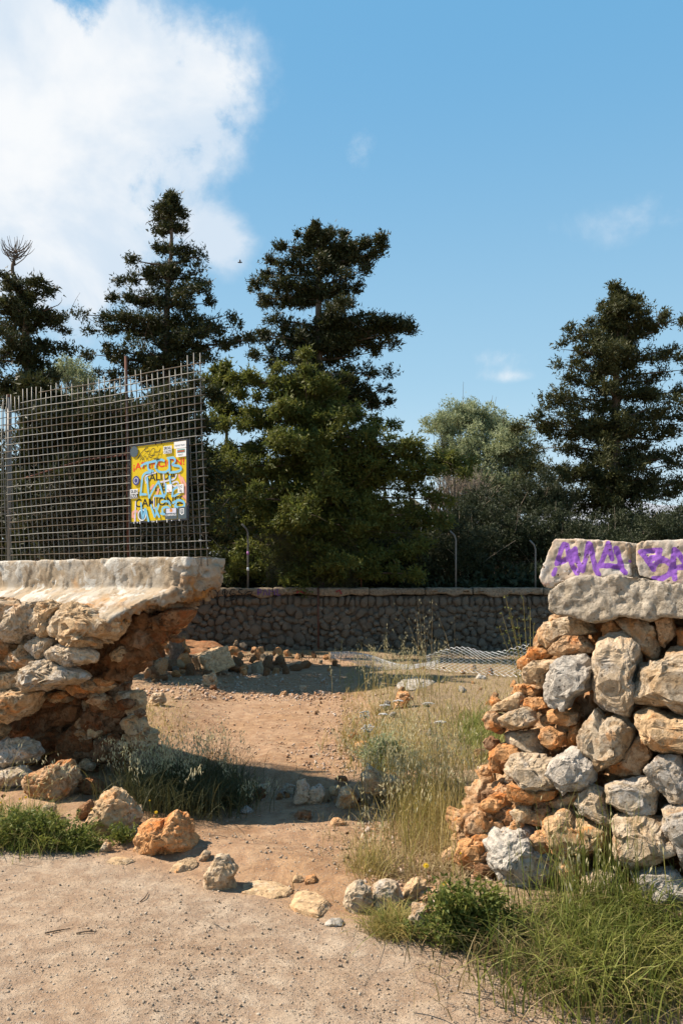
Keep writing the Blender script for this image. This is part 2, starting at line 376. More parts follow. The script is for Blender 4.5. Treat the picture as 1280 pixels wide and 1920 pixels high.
# ------------------------------------------------------------------ rocks
def star_radius(poly, th):
    """distance from the origin to a polygon's outline for each angle"""
    poly = np.asarray(poly, float); R = np.zeros_like(th)
    d = np.stack([np.cos(th), np.sin(th)], -1)
    n = len(poly)
    for i in range(n):
        a = poly[i]; b = poly[(i+1) % n]; e = b-a
        den = d[:, 0]*e[1]-d[:, 1]*e[0]; den = np.where(abs(den) < 1e-9, 1e-9, den)
        t = (a[0]*e[1]-a[1]*e[0])/den; s = (a[0]*d[:, 1]-a[1]*d[:, 0])/den
        ok = (t > 0) & (s >= -1e-6) & (s <= 1+1e-6); R = np.where(ok, np.maximum(R, t), R)
    bad = R <= 0
    if bad.any(): R[bad] = R[~bad].mean() if (~bad).any() else .1
    return R
def rock_verts(poly2, thick, seed, level=4, rough=1.0, facets=24, boxy=.50):
    """poly2 in metres around its own centre -> local verts (x right, y up, z towards viewer)"""
    rng = np.random.default_rng(seed); V, Fc = ico(level)
    a, b, c = V.T; rxy = np.hypot(a, b); th = np.arctan2(b, a)
    rho = rxy**boxy; dc = np.sign(c)*abs(c)**boxy
    Q = np.stack([rho*np.cos(th), rho*np.sin(th), dc], -1)
    for k in range(facets):
        nk = rng.normal(size=3); nk[2] = abs(nk[2])*.9+.25; nk /= np.linalg.norm(nk); dk = rng.uniform(.80, 1.08)
        ex = np.maximum(0, Q@nk-dk); Q = Q-ex[:, None]*nk*.92
    grid = np.linspace(-math.pi, math.pi, 241); Rg = star_radius(poly2, grid)
    ker = np.array([.25, .5, .25]); Rg[1:-1] = np.convolve(Rg, ker, 'same')[1:-1]
    R = np.interp(np.arctan2(Q[:, 1], Q[:, 0]), grid, Rg)*1.03
    P = np.stack([Q[:, 0]*R, Q[:, 1]*R, Q[:, 2]*thick], -1)
    s = float(np.mean(Rg)); nrm = P/(np.linalg.norm(P, axis=1)[:, None]+1e-9)
    off = rng.uniform(0, 50, 3)
    n1 = fbm(P/s*1.3+off, seed, 3); n2 = fbm(P/s*4.2+off, seed+5, 4, .55)
    rid = 1-2*np.abs(fbm(P/s*2.6+off*2, seed+9, 3, .5)); pit = np.minimum(0, fbm(P/s*5.5+off, seed+3, 2)+.25)
    n3 = fbm(P/s*9+off, seed+21, 3, .6)
    led = fbm(P/s*np.array([1.2, 4.5, 1.2])+off, seed+31, 3)
    wq = P+s*.10*np.stack([fbm(P/s*3+off, seed+50+k, 2) for k in range(3)], -1)
    P = P+nrm*(s*rough*(.085*facet(wq, s*.85, seed+60, .8)+.012*facet(wq, s*.33, seed+61, .8)+.030*n1+.042*n2+.028*n3+.035*np.clip(rid, -1, 1)+.11*pit+.035*led))[:, None]
    return P, Fc
def rock_plane(name, pts, e3, m, parent=None, thick=None, seed=0, level=4, rough=1.0, push=0.0, **kw):
    """pts: world points of the outline, all in one upright plane with normal e3 (towards viewer)"""
    pts = np.asarray(pts, float); e3 = np.asarray(e3, float); e1 = np.cross(UP, e3); e1 /= np.linalg.norm(e1)
    c = pts.mean(0); q = np.stack([(pts-c)@e1, (pts-c)[:, 2]], -1)
    s = math.sqrt(max(1e-9, abs(.5*sum(q[i][0]*q[(i+1) % len(q)][1]-q[(i+1) % len(q)][0]*q[i][1] for i in range(len(q))))/math.pi))
    if thick is None: thick = s*.85
    V, Fc = rock_verts(q, thick, seed, level, rough, **kw)
    Wv = V[:, :1]*e1+V[:, 1:2]*UP+V[:, 2:]*e3
    cen = c+e3*push
    loc = np.array(cen)-(np.array(parent.location) if parent is not None else 0)
    o = link(name, mesh_np(name, Wv, Fc, False), m, parent, loc)
    return o, cen, s
def wall_stone(poly, conv, off, m, parent, seed, thick=None, level=4, push=0.0, rough=1.0, name='stone', **kw):
    pts = [wp(*conv(x, y), off) for x, y in poly]
    return rock_plane(name, pts, nv, m, parent, thick, seed, level, rough, push, **kw)[0]
def lying_rock(name, poly, conv, m, seed, label, cat, hgt):
    pts = np.array([gp(*conv(x, y)) for x, y in poly]); c = pts.mean(0); q = (pts-c)[:, :2]
    V, Fc = rock_verts(q, hgt, seed, 4, .35, facets=8, boxy=.4)
    o = link(name, mesh_np(name, V, Fc, False), m, None, c-UP*hgt*.25)
    return tag(o, label, cat)
def ground_rock(name, poly, conv, m, seed, label, cat='rock', thick=None, level=4, sink=0, rough=1.0, group=None, **kw):
    pp = [conv(x, y) for x, y in poly]; yb = max(p[1] for p in pp)-sink; xm = sum(p[0] for p in pp)/len(pp)
    g0 = gp(xm, yb); wpx = (max(p[0] for p in pp)-min(p[0] for p in pp))/F*g0[1]
    t = thick if thick else wpx*.36
    D = g0[1]+t*.7; yb += 0
    o, c, s = rock_plane(name, [at(x, y, D) for x, y in pp], (0, -1, 0), m, None, t, seed, level, rough, 0, **kw)
    o.location.z -= min(.03, .2*s)+(.012 if name == 'slab' else 0)
    return tag(o, label, cat, group)
Z1 = lambda x, y: (x/2.6667, 1000+y/2.6667)
Z2 = lambda x, y: (880+x/2.4, 980+y/2.4)
Z5 = lambda x, y: (240+x/2.6667, 1150+y/2.6667)
Z6 = lambda x, y: (600+x/3.2, 1180+y/3.2)
PX = lambda x, y: (x, y)

def solid(parts, voxel):
    """closed triangle meshes -> one voxel-remeshed surface (verts, quads->tris, normals)"""
    mb = MB()
    for V, Fc in parts: mb.add(V, Fc)
    V, Fc = mb.get(); me = mesh_np('tmp', V, Fc, False)
    bm = bmesh.new(); bm.from_mesh(me); bmesh.ops.recalc_face_normals(bm, faces=bm.faces); bm.to_mesh(me); bm.free()
    o = bpy.data.objects.new('tmp', me); C.objects.link(o)
    md = o.modifiers.new('r', 'REMESH'); md.mode = 'VOXEL'; md.voxel_size = voxel; md.use_smooth_shade = True
    dg = bpy.context.evaluated_depsgraph_get(); m2 = bpy.data.meshes.new_from_object(o.evaluated_get(dg))
    n = len(m2.vertices); V = np.empty(n*3); m2.vertices.foreach_get('co', V); N = np.empty(n*3); m2.vertices.foreach_get('normal', N)
    q = np.array([p.vertices[:] for p in m2.polygons if len(p.vertices) == 4])
    bpy.data.objects.remove(o); bpy.data.meshes.remove(me); bpy.data.meshes.remove(m2)
    return V.reshape(-1, 3), q, N.reshape(-1, 3)
def prism(front, back):
    """closed prism from two matching outlines (lists of world points)"""
    n = len(front); V = np.array(list(front)+list(back), float)
    bm = bmesh.new(); f = [bm.verts.new(p) for p in front]; b = [bm.verts.new(p) for p in back]
    bm.faces.new(f); bm.faces.new(list(reversed(b)))
    for i in range(n): bm.faces.new((f[i], b[i], b[(i+1) % n], f[(i+1) % n]))
    bmesh.ops.recalc_face_normals(bm, faces=bm.faces); bmesh.ops.triangulate(bm, faces=bm.faces)
    bm.verts.index_update()
    V = np.array([v.co[:] for v in bm.verts]); Fc = np.array([[v.index for v in fa.verts] for fa in bm.faces]); bm.free()
    return V, Fc
def wprism(pxpoly, of, ob, conv=PX):
    uz = [wall_uz(*conv(x, y), of) for x, y in pxpoly]
    return prism([wall_pt(u, of, z) for u, z in uz], [wall_pt(u, ob, z) for u, z in uz])
def sprism(prof, u0, u1):
    """profile in (off,z) swept along the wall from u0 to u1"""
    return prism([wall_pt(u0, o, z) for o, z in prof], [wall_pt(u1, o, z) for o, z in prof])

# ================================================================== ground sheet
def build_ground():
    ys = np.concatenate([np.linspace(-30, 1.5, 20), np.arange(1.6, 9.0, .032), np.arange(9.0, 20.5, .09), np.geomspace(20.6, 3500, 60)])
    xs = np.concatenate([-np.geomspace(3200, 4.1, 60), np.arange(-4.0, 3.4, .032), np.geomspace(3.5, 3200, 60)])
    X, Y = np.meshgrid(xs, ys); Z = ground_z(X, Y)
    fl = ((X < -7) | (X > 7) | (Y > 21) | (Y < 0)); Z = np.where(fl, np.minimum(Z, .1), Z)
    V = np.stack([X, Y, Z], -1).reshape(-1, 3); nx = len(xs); ny = len(ys)
    i = np.arange(ny-1)[:, None]*nx; j = np.arange(nx-1)[None, :]
    q = np.stack([i+j, i+j+1, i+nx+j+1, i+nx+j], -1).reshape(-1, 4)
    me = mesh_np('ground', V, q); o = link('ground', me, M['ground']); o['kind'] = 'structure'
    x, y = V[:, 0], V[:, 1]; off = (x-P0[0])*nv[0]+(y-P0[1])*nv[1]
    zone = 1-sstep(off, .75, 1.6)
    lit = sstep(x-path_edge_x(y), -.1, .5)*(1-sstep(off, .7, 1.1))*sstep(y, 3, 4)*.9+sstep(-(x+.95+.1*(y-6.2)), .1, .6)*(1-sstep(off, .5, 1.0))*.5
    lit = np.where(y > 16.5, np.maximum(lit, sstep(y, 16.5, 18)), lit)
    for nm, arr in (('zone', zone), ('litter', lit)):
        at_ = me.attributes.new(nm, 'FLOAT', 'POINT'); at_.data.foreach_set('value', arr.astype(np.float32))
build_ground()

# hills far away
def hills():
    xs = np.linspace(-3000, 3000, 160); V = []; 
    z = 150+90*fbm(np.stack([xs/900, 0*xs, 0*xs], -1), 4, 4)+60*np.exp(-((xs-1000)/500)**2)
    for k, f in enumerate([0, .35, .7, 1, .8, 0]):
        yy = 1900+k*160
        V.append(np.stack([xs, yy+0*xs+60*fbm(np.stack([xs/200, 0*xs+k, 0*xs], -1), 8, 3), z*f-5+12*fbm(np.stack([xs/120, 0*xs+k, 0*xs], -1), 2, 3)*f], -1))
    V = np.concatenate(V); n = 160; i = np.arange(5)[:, None]*n; j = np.arange(n-1)[None]
    q = np.stack([i+j, i+j+1, i+n+j+1, i+n+j], -1).reshape(-1, 4)
    o = link('hills', mesh_np('hills', V, q), plain('haze_tinted_hills', (.30, .32, .36), .95, 0, .15, .01)); o['kind'] = 'structure'  # distance haze is mixed into the pale blue-grey colour
hills()

# ================================================================== left wall
def left_wall():
    root = thing('stone_wall', 'broken dry stone wall with overhanging concrete coping, on the left under the wire mesh fence', 'wall', tuple(wall_pt(-1.2, .1, 0)))
    uA = wall_uz(432, 1050, .1)[0]; uL = -4.2
    # concrete kerb and the sloping skirt in front of it
    uF = wall_uz(352, 1050, .12)[0]; uB = wall_uz(424, 1050, -.34)[0]
    kerb = prism([wall_pt(uL, .12, 1.55), wall_pt(uF-.03, .12, 1.56), wall_pt(uF, .12, 1.815), wall_pt(uL, .12, 1.815)],
                 [wall_pt(uL, -.34, 1.5), wall_pt(uB-.03, -.34, 1.56), wall_pt(uB, -.34, 1.815), wall_pt(uL, -.34, 1.815)])
    def sk(u, o, z): return wall_pt(u, o, z)
    us = wall_uz(205, 1160, .5)[0]; ub = wall_uz(350, 1090, .12)[0]
    top = [sk(uL, .1, 1.58), sk(ub, .1, 1.60), sk(ub-.25, .30, 1.50), sk(us, .5, 1.37), sk(uL, .56, 1.36)]
    bot = [sk(uL, .1, 1.44), sk(ub, .1, 1.50), sk(ub-.28, .26, 1.42), sk(us-.1, .46, 1.30), sk(uL, .5, 1.30)]
    skirt = prism(top, bot)
    fo = [(350, 1075), (335, 1110), (300, 1130), (270, 1150), (225, 1185), (180, 1200), (150, 1170), (200, 1130)]
    ba = [(424, 1060), (420, 1105), (385, 1122), (360, 1148), (325, 1185), (285, 1205), (220, 1200), (250, 1100)]
    under = prism([wp(x, y, .08) for x, y in fo], [wp(x, y, -.30) for x, y in ba])
    V, q, N = solid([kerb, skirt, under], .0155)
    u = (V-P0)@(-dv); off = (V-P0)@nv; z = V[:, 2]
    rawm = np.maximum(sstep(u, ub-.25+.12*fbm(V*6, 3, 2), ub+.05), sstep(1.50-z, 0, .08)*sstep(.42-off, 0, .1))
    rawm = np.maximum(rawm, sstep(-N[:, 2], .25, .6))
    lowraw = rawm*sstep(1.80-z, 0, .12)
    n1 = fbm(V*np.array([3, 3, 5]), 5, 4); n2 = fbm(V*14, 6, 4, .6); rid = 1-2*abs(fbm(V*np.array([5, 5, 12]), 7, 4))
    plaster = np.where(fbm(V*np.array([4, 4, 3]), 21, 3) > .12, 1.0, 0.0)      # skim coat that has broken off in sheets
    n3 = fbm(V*30, 8, 3, .6)
    disp = .006*n1+.002*n2+.0025*n3+(.007*plaster+.003*facet(V, .16, 55, .9))*(1-rawm)+lowraw*(.034*facet(V*np.array([1, 1, 1.5])+.02*np.stack([n1, n2, n3], -1), .13, 51, .8)+.014*facet(V, .05, 52, .8)+.012*n2+.008*n3)
    V = V+N*disp[:, None]
    o = part('coping', V, q, M['concrete'], root)
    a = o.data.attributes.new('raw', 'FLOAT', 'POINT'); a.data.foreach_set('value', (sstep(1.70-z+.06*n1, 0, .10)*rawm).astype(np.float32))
    # rubble core behind the facing stones
    def wp2(f, of, b, ob): return prism([wp(x, y, of) for x, y in f], [wp(x, y, ob) for x, y in b])
    core = [wp2([(-120, 1130), (190, 1150), (300, 1165), (255, 1225), (205, 1270), (120, 1300), (60, 1400), (30, 1500), (-120, 1560)], .12,
                [(-120, 1130), (220, 1150), (352, 1160), (318, 1205), (268, 1242), (245, 1270), (200, 1300), (150, 1400), (-120, 1500)], -.30),
            wp2([(-120, 1380), (20, 1380), (120, 1290), (190, 1265), (215, 1330), (205, 1400), (180, 1440), (190, 1520), (-120, 1620)], -.18,
                [(-120, 1340), (60, 1320), (160, 1270), (235, 1250), (252, 1320), (248, 1380), (240, 1420), (240, 1440), (-120, 1480)], -.44)]
    V, q, N = solid(core, .022)
    s = fbm(V*7, 31, 4, .55); rid = 1-2*abs(fbm(V*np.array([6, 6, 10]), 33, 3))
    part('core', V+N*(.015*s+.045*facet(V*np.array([1, 1, 1.5]), .16, 36, .8)+.02*facet(V, .07, 37, .8))[:, None], q, M['red'], root, kind='stuff')
    st = [  # outline in crop coordinates, material, offset, thickness
        ([(-160, 330), (0, 335), (60, 350), (55, 420), (20, 500), (-60, 530), (-160, 520)], 'tan', .50),
        ([(70, 360), (130, 345), (185, 350), (180, 480), (120, 530), (50, 545), (15, 510), (30, 440)], 'grey', .52),
        ([(185, 350), (230, 335), (300, 365), (270, 430), (265, 510), (230, 525), (185, 490), (172, 410)], 'tan', .50),
        ([(285, 400), (340, 345), (430, 360), (510, 400), (595, 440), (580, 500), (520, 545), (430, 575), (340, 555), (280, 520), (262, 460)], 'tan', .46),
        ([(140, 560), (180, 518), (260, 525), (255, 570), (240, 610), (190, 622), (150, 590)], 'grey', .52),
        ([(240, 590), (300, 550), (400, 572), (440, 600), (460, 640), (380, 662), (290, 655), (250, 630)], 'grey', .52),
        ([(55, 600), (140, 545), (160, 610), (200, 630), (170, 670), (90, 675), (50, 645)], 'tan', .50),
        ([(-150, 530), (0, 530), (60, 560), (50, 640), (90, 680), (0, 695), (-150, 690)], 'orange', .48),
        ([(92, 755), (120, 700), (210, 625), (300, 640), (380, 690), (415, 730), (330, 755), (200, 782), (110, 792)], 'grey', .54),
        ([(-150, 700), (0, 700), (110, 685), (95, 760), (60, 790), (-150, 800)], 'tan', .50),
        ([(-150, 800), (0, 785), (80, 775), (150, 800), (140, 840), (110, 885), (60, 925), (0, 945), (-150, 950)], 'tan', .54),
        ([(0, 1035), (90, 1025), (140, 1060), (165, 1110), (130, 1150), (60, 1162), (0, 1150), (-60, 1100)], 'grey', .50),
        ([(-120, 1180), (0, 1175), (80, 1172), (112, 1210), (90, 1262), (40, 1280), (-120, 1290)], 'grey', .62),
        ([(-160, 960), (-20, 955), (20, 985), (-10, 1035), (-160, 1050)], 'tan', .46),
        ([(555, 590), (600, 568), (620, 600), (606, 642), (565, 640)], 'tan', .30),
        ([(600, 440), (690, 400), (800, 410), (900, 370), (960, 380), (930, 430), (880, 475), (800, 490), (700, 450)], 'red', .10),
        ([(600, 860), (640, 800), (700, 790), (710, 850), (690, 900), (620, 905)], 'tan', -.02),
        ([(410, 930), (460, 860), (540, 850), (580, 920), (570, 990), (480, 1010), (420, 985)], 'red', .05),
        ([(310, 1000), (370, 950), (440, 990), (470, 1080), (400, 1130), (330, 1100)], 'red', .10),
        ([(600, 940), (660, 900), (710, 930), (700, 985), (640, 1000)], 'tan', .02),
        ([(560, 850), (600, 845), (610, 880), (575, 890)], 'red', .08),
        ([(470, 1040), (560, 1000), (620, 1060), (600, 1140), (500, 1150)], 'red', .12),
        ([(120, 880), (170, 860), (200, 930), (170, 990), (110, 960)], 'red', .22),
        ([(60, 960), (110, 930), (120, 990), (80, 1010)], 'red', .30),
        ([(150, 1010), (230, 960), (300, 1020), (260, 1090), (180, 1080)], 'red', .15),
        ([(200, 880), (290, 850), (380, 860), (370, 940), (280, 960), (210, 930)], 'red', .12),
        ([(240, 1130), (300, 1090), (370, 1130), (360, 1200), (270, 1190)], 'red', .25),
        ([(620, 1010), (700, 960), (770, 1000), (760, 1070), (660, 1080)], 'tan', .0),
    ]
    zone_front = lambda pl: sum(p[0] for p in pl)/len(pl) < 470 and off > .4
    for i, (pl, mt, off) in enumerate(st):
        big = max(p[0] for p in pl)-min(p[0] for p in pl)
        wall_stone(pl, Z1, off-.03 if zone_front(pl) else off-.14, M[mt], root, 100+i, level=5 if big > 120 else 4, push=0, rough=1.1)
    # small rubble in the hollow under the facing
    rng = np.random.default_rng(3)
    for i in range(70):
        zx = rng.uniform(20, 700); zy = rng.uniform(820, 1250)
        if zx > 640 and zy > 1000: continue
        r = rng.uniform(20, 62); k = 7
        pl = [(zx+r*rng.uniform(.8, 1.2)*math.cos(a*2*math.pi/k), zy+r*.8*rng.uniform(.8, 1.2)*math.sin(a*2*math.pi/k)) for a in range(k)]
        wall_stone(pl, Z1, rng.uniform(-.20, .0)+(zy-820)/430*.12, M['red' if rng.random() < .6 else 'tan'], root, 300+i, level=3, rough=1.3)
    for i in range(26):
        zx = rng.uniform(170, 500); zy = rng.uniform(740, 860); r_ = rng.uniform(22, 55)
        pl = [(zx+1.2*r_*rng.uniform(.75, 1.2)*math.cos(a*2*math.pi/7), zy+r_*.6*rng.uniform(.75, 1.2)*math.sin(a*2*math.pi/7)) for a in range(7)]
        wall_stone(pl, Z1, rng.uniform(.14, .28)-(zx-170)/330*.14, M[['red', 'orange', 'tan'][rng.integers(3)]], root, 440+i, level=4, rough=1.2)
    # fragments bedded in the torn underside
    for i in range(130):
        t = rng.random(); zx = 330+t*560+rng.normal(0, 25); zy = 720-t*300+rng.normal(0, 52)
        r = rng.uniform(14, 50)*(1-.3*t); k = 6
        pl = [(zx+1.3*r*rng.uniform(.75, 1.2)*math.cos(a*2*math.pi/k), zy+r*.7*rng.uniform(.75, 1.2)*math.sin(a*2*math.pi/k)) for a in range(k)]
        wall_stone(pl, Z1, 0.06-.22*t+rng.uniform(-.05, .03), M[['red', 'orange', 'tan'][rng.integers(3)]], root, 500+i, level=3, rough=1.4)
    return root
left_wall()

# ================================================================== right wall
GR = [  # spray strokes in crop pixels (crop: x0 1000 y0 980, scale 4.5714)
    [(190, 350), (225, 240), (250, 180), (275, 190), (300, 300), (330, 380), (365, 430)], [(190, 350), (245, 330), (300, 300)], [(180, 400), (165, 440)],
    [(345, 225), (370, 330), (415, 410)], [(330, 240), (340, 320)], [(415, 410), (440, 300), (460, 180), (480, 190), (500, 300), (525, 400), (550, 445)],
    [(635, 180), (600, 270), (560, 370), (640, 370), (735, 380), (780, 430)], [(635, 180), (650, 250), (665, 310)], [(700, 220), (730, 320), (750, 390)],
    [(838, 325), (842, 330)],
    [(910, 250), (990, 240), (1080, 235), (1060, 290), (990, 320)], [(910, 250), (980, 330), (1020, 400)], [(1020, 380), (1060, 330), (1130, 325), (1190, 370), (1160, 440), (1090, 480), (1020, 480)], [(1000, 300), (1100, 310)],
    [(1205, 480), (1190, 360), (1200, 230), (1230, 260), (1290, 340), (1330, 400)], [(1190, 390), (1280, 380), (1380, 370)], [(1420, 230), (1400, 350), (1430, 460)], [(1420, 240), (1500, 300), (1450, 350), (1530, 420), (1440, 460)]]
Z14 = lambda x, y: (1000+x/4.5714, 980+y/4.5714)
def offr(zy): return .33+.42*max(0, min(1, (zy-400)/1450))
def right_wall():
    root = thing('stone_wall', 'broken dry stone wall with purple graffiti on its coping, on the right of the opening', 'wall', tuple(wall_pt(4.0, .1, 0)))
    OB = -.12
    segs = []
    for s in GR:
        q = [np.array(wall_uz(*Z14(x, y), .36)) for x, y in s]
        segs += [(q[i], q[i+1]) for i in range(len(q)-1)]
    def coping(poly, seed):
        V, q, N = solid([wprism(poly, .35, OB, Z2)], .0068)
        n1 = fbm(V*8, seed, 4); n2 = fbm(V*30, seed+1, 3, .6); pit = np.minimum(0, fbm(V*22, seed+2, 2)+.32)
        V2 = V+N*(.005*n1+.003*n2+.02*pit)[:, None]
        o = part('coping_block', V2, q, M['painted'], root)
        u = (V-P0)@(-dv); z = V[:, 2]; off = (V-P0)@nv
        dmin = np.full(len(V), 9.0)
        for a, b in segs:
            ab = b-a; L = ab@ab+1e-9; t = np.clip(((u-a[0])*ab[0]+(z-a[1])*ab[1])/L, 0, 1)
            dmin = np.minimum(dmin, np.hypot(u-a[0]-t*ab[0], z-a[1]-t*ab[1]))
        wv = .0125+.0025*vnoise(V*35, 77)
        p = np.clip(.5+(wv-dmin)/.007, 0, 1)*sstep(off, .27, .33)
        a_ = o.data.attributes.new('paint', 'FLOAT', 'POINT'); a_.data.foreach_set('value', p.astype(np.float32))
    coping([(375, 68), (715, 86), (722, 110), (718, 150), (725, 240), (600, 244), (400, 270), (368, 300), (335, 292), (312, 250), (320, 215), (345, 150)], 5)
    coping([(752, 95), (775, 82), (900, 76), (1270, 70), (1270, 300), (900, 282), (760, 240), (745, 170)], 25)
    coping([(1285, 75), (1900, 60), (1900, 300), (1285, 300)], 45); coping([(1915, 60), (2700, 50), (2700, 300), (1915, 300)], 65)
    V, q, N = solid([wprism([(355, 310), (400, 268), (480, 244), (740, 238), (900, 276), (1200, 290), (2700, 295), (2700, 430), (1200, 420), (960, 425), (850, 412), (800, 440), (700, 415), (620, 440), (540, 452), (460, 422), (390, 412), (350, 395)], .40, OB, Z2),
                     wprism([(712, 90), (756, 96), (756, 240), (712, 240)], .315, OB, Z2)], .010)
    n1 = fbm(V*9, 71, 4); n2 = fbm(V*38, 72, 4, .65)
    part('mortar_bed', V+N*(.010*n1+.0018*n2+.004*facet(V, .06, 75, .8))[:, None], q, M['mortar'], root)
    V, q, N = solid([wprism([(400, 400), (2700, 400), (2700, 2400), (1200, 1850), (560, 1750), (300, 1500), (150, 1400), (200, 1100), (180, 960), (260, 880), (300, 760), (280, 640), (340, 500)], .05, OB, Z2),
                     wprism([(100, 1150), (500, 1100), (2700, 1250), (2700, 2500), (1200, 1950), (500, 1800), (150, 1650), (-100, 1560), (-60, 1340), (60, 1150)], .30, OB, Z2)], .022)
    s = fbm(V*7, 41, 4, .55); rid = 1-2*abs(fbm(V*9, 43, 3))
    part('core', V+N*(.015*s+.045*facet(V, .15, 36, .8)+.02*facet(V, .07, 37, .8))[:, None], q, M['orange'], root, kind='stuff')
    st = [
        ([(385, 430), (450, 420), (520, 432), (560, 495), (480, 510), (350, 568), (300, 540), (310, 500), (330, 450)], 'tan', -.06),
        ([(355, 570), (430, 508), (500, 508), (560, 560), (550, 585), (430, 605), (370, 592)], 'orange', -.03),
        ([(235, 612), (270, 560), (340, 558), (372, 592), (340, 622), (250, 642)], 'orange', -.10),
        ([(245, 655), (300, 620), (390, 620), (400, 640), (340, 680), (340, 745), (310, 738), (250, 722), (233, 685)], 'tan', -.08),
        ([(595, 460), (640, 440), (685, 480), (662, 512), (600, 516)], 'orange', -.03),
        ([(650, 440), (720, 420), (790, 430), (830, 470), (855, 540), (850, 600), (820, 616), (770, 580), (720, 520), (680, 480)], 'tan', .0),
        ([(820, 400), (890, 395), (925, 500), (870, 562), (850, 540), (840, 460)], 'orange', .03),
        ([(925, 480), (1000, 460), (1180, 450), (1180, 556), (940, 552)], 'orange', .0),
        ([(350, 680), (370, 640), (430, 600), (500, 605), (545, 650), (552, 750), (510, 770), (470, 790), (440, 830), (370, 825), (340, 780), (335, 730)], 'white', .05),
        ([(565, 540), (620, 508), (700, 515), (757, 570), (748, 680), (742, 780), (722, 860), (670, 874), (600, 850), (560, 800), (548, 760), (555, 640)], 'grey', .06),
        ([(745, 640), (865, 612), (880, 572), (960, 565), (1180, 562), (1180, 872), (960, 867), (900, 842), (830, 830), (752, 785), (740, 720)], 'tan', .04),
        ([(745, 862), (810, 835), (900, 872), (1180, 890), (1180, 1058), (940, 1048), (880, 1040), (820, 1010), (780, 950), (740, 900)], 'tan', .05),
        ([(490, 1000), (500, 930), (562, 830), (592, 880), (680, 888), (727, 930), (717, 1020), (690, 1060), (640, 1090), (600, 1112), (560, 1122), (540, 1070), (500, 1030)], 'tan', .04),
        ([(610, 1100), (690, 1060), (720, 1010), (750, 958), (790, 960), (807, 1050), (780, 1140), (700, 1147), (620, 1132)], 'orange', -.02),
        ([(800, 1110), (840, 1050), (930, 1055), (960, 1100), (1000, 1200), (960, 1267), (900, 1250), (860, 1200), (820, 1170)], 'grey', .05),
        ([(1010, 1070), (1180, 1070), (1180, 1260), (1020, 1250)], 'tan', .0),
        ([(610, 1180), (700, 1160), (800, 1150), (850, 1190), (832, 1300), (740, 1306), (680, 1292), (620, 1250)], 'grey', .05),
        ([(865, 1290), (960, 1270), (1100, 1270), (1180, 1500), (960, 1502), (900, 1412), (870, 1350)], 'grey', .04),
        ([(58, 880), (80, 853), (120, 860), (147, 920), (110, 942), (70, 917)], 'orange', -.02),
        ([(125, 882), (180, 850), (240, 835), (270, 850), (297, 895), (280, 916), (200, 936), (140, 916)], 'tan', .0),
        ([(88, 852), (110, 820), (220, 760), (252, 790), (240, 830), (170, 855)], 'tan', -.10),
        ([(250, 790), (330, 788), (348, 830), (290, 846), (240, 822)], 'orange', -.06),
        ([(180, 772), (200, 730), (250, 728), (310, 760), (300, 782), (230, 782)], 'orange', -.14),
        ([(345, 850), (400, 835), (482, 860), (480, 900), (410, 916), (350, 890)], 'orange', -.02),
        ([(310, 932), (350, 918), (422, 950), (420, 1000), (370, 1022), (320, 992)], 'orange', .0),
        ([(430, 1002), (450, 918), (490, 900), (492, 990), (470, 1022)], 'orange', -.06),
        ([(155, 950), (300, 928), (322, 1000), (340, 1040), (300, 1060), (230, 1022), (160, 982)], 'tan', -.08),
        ([(350, 1080), (440, 1020), (500, 1020), (557, 1090), (557, 1170), (500, 1202), (430, 1212), (380, 1170), (350, 1130)], 'white', .06),
        ([(145, 1100), (180, 1050), (250, 1048), (350, 1070), (400, 1130), (412, 1180), (380, 1212), (300, 1200), (200, 1162), (150, 1132)], 'grey', .03),
        ([(180, 1170), (300, 1208), (387, 1200), (375, 1242), (280, 1262), (180, 1252)], 'orange', .02),
        ([(80, 1040), (130, 998), (200, 1000), (232, 1040), (150, 1080), (142, 1140), (90, 1122)], 'orange', -.05),
        ([(460, 1250), (540, 1188), (600, 1210), (612, 1290), (652, 1340), (622, 1372), (560, 1340), (480, 1302)], 'grey', .03),
        ([(640, 1330), (720, 1310), (800, 1320), (872, 1360), (932, 1480), (870, 1512), (800, 1562), (730, 1582), (680, 1540), (640, 1490), (630, 1400)], 'tan', .05),
        ([(330, 1330), (430, 1290), (500, 1340), (622, 1380), (622, 1470), (500, 1502), (420, 1500), (370, 1450), (330, 1400)], 'tan', .0),
        ([(720, 1600), (780, 1568), (900, 1570), (980, 1650), (1180, 1640), (1180, 1692), (860, 1702), (800, 1700), (750, 1662)], 'white', .05),
        ([(940, 1530), (1180, 1520), (1180, 1640), (990, 1640)], 'tan', .0),
        ([(770, 1770), (830, 1708), (940, 1720), (1100, 1740), (1100, 1830), (850, 1842), (780, 1812)], 'grey', .04),
        ([(500, 1600), (560, 1568), (640, 1590), (682, 1660), (670, 1750), (560, 1722), (510, 1662)], 'grey', .0),
        ([(90, 1220), (130, 1180), (200, 1200), (222, 1260), (160, 1322), (110, 1290)], 'orange', -.08),
        ([(200, 1330), (330, 1280), (382, 1310), (330, 1362), (260, 1352)], 'orange', -.04),
        ([(450, 1210), (525, 1200), (482, 1262), (430, 1290), (340, 1282), (340, 1250)], 'tan', -.04),
        ([(-10, 1335), (55, 1268), (130, 1330), (122, 1380), (80, 1412), (-20, 1402)], 'orange', -.06),
        ([(-60, 1440), (20, 1410), (90, 1420), (100, 1500), (20, 1560), (-60, 1520)], 'orange', -.05),
        ([(410, 1500), (480, 1490), (520, 1560), (480, 1620), (400, 1600)], 'tan', -.04),
        ([(660, 1750), (750, 1700), (770, 1790), (700, 1850)], 'grey', -.02),
    ]
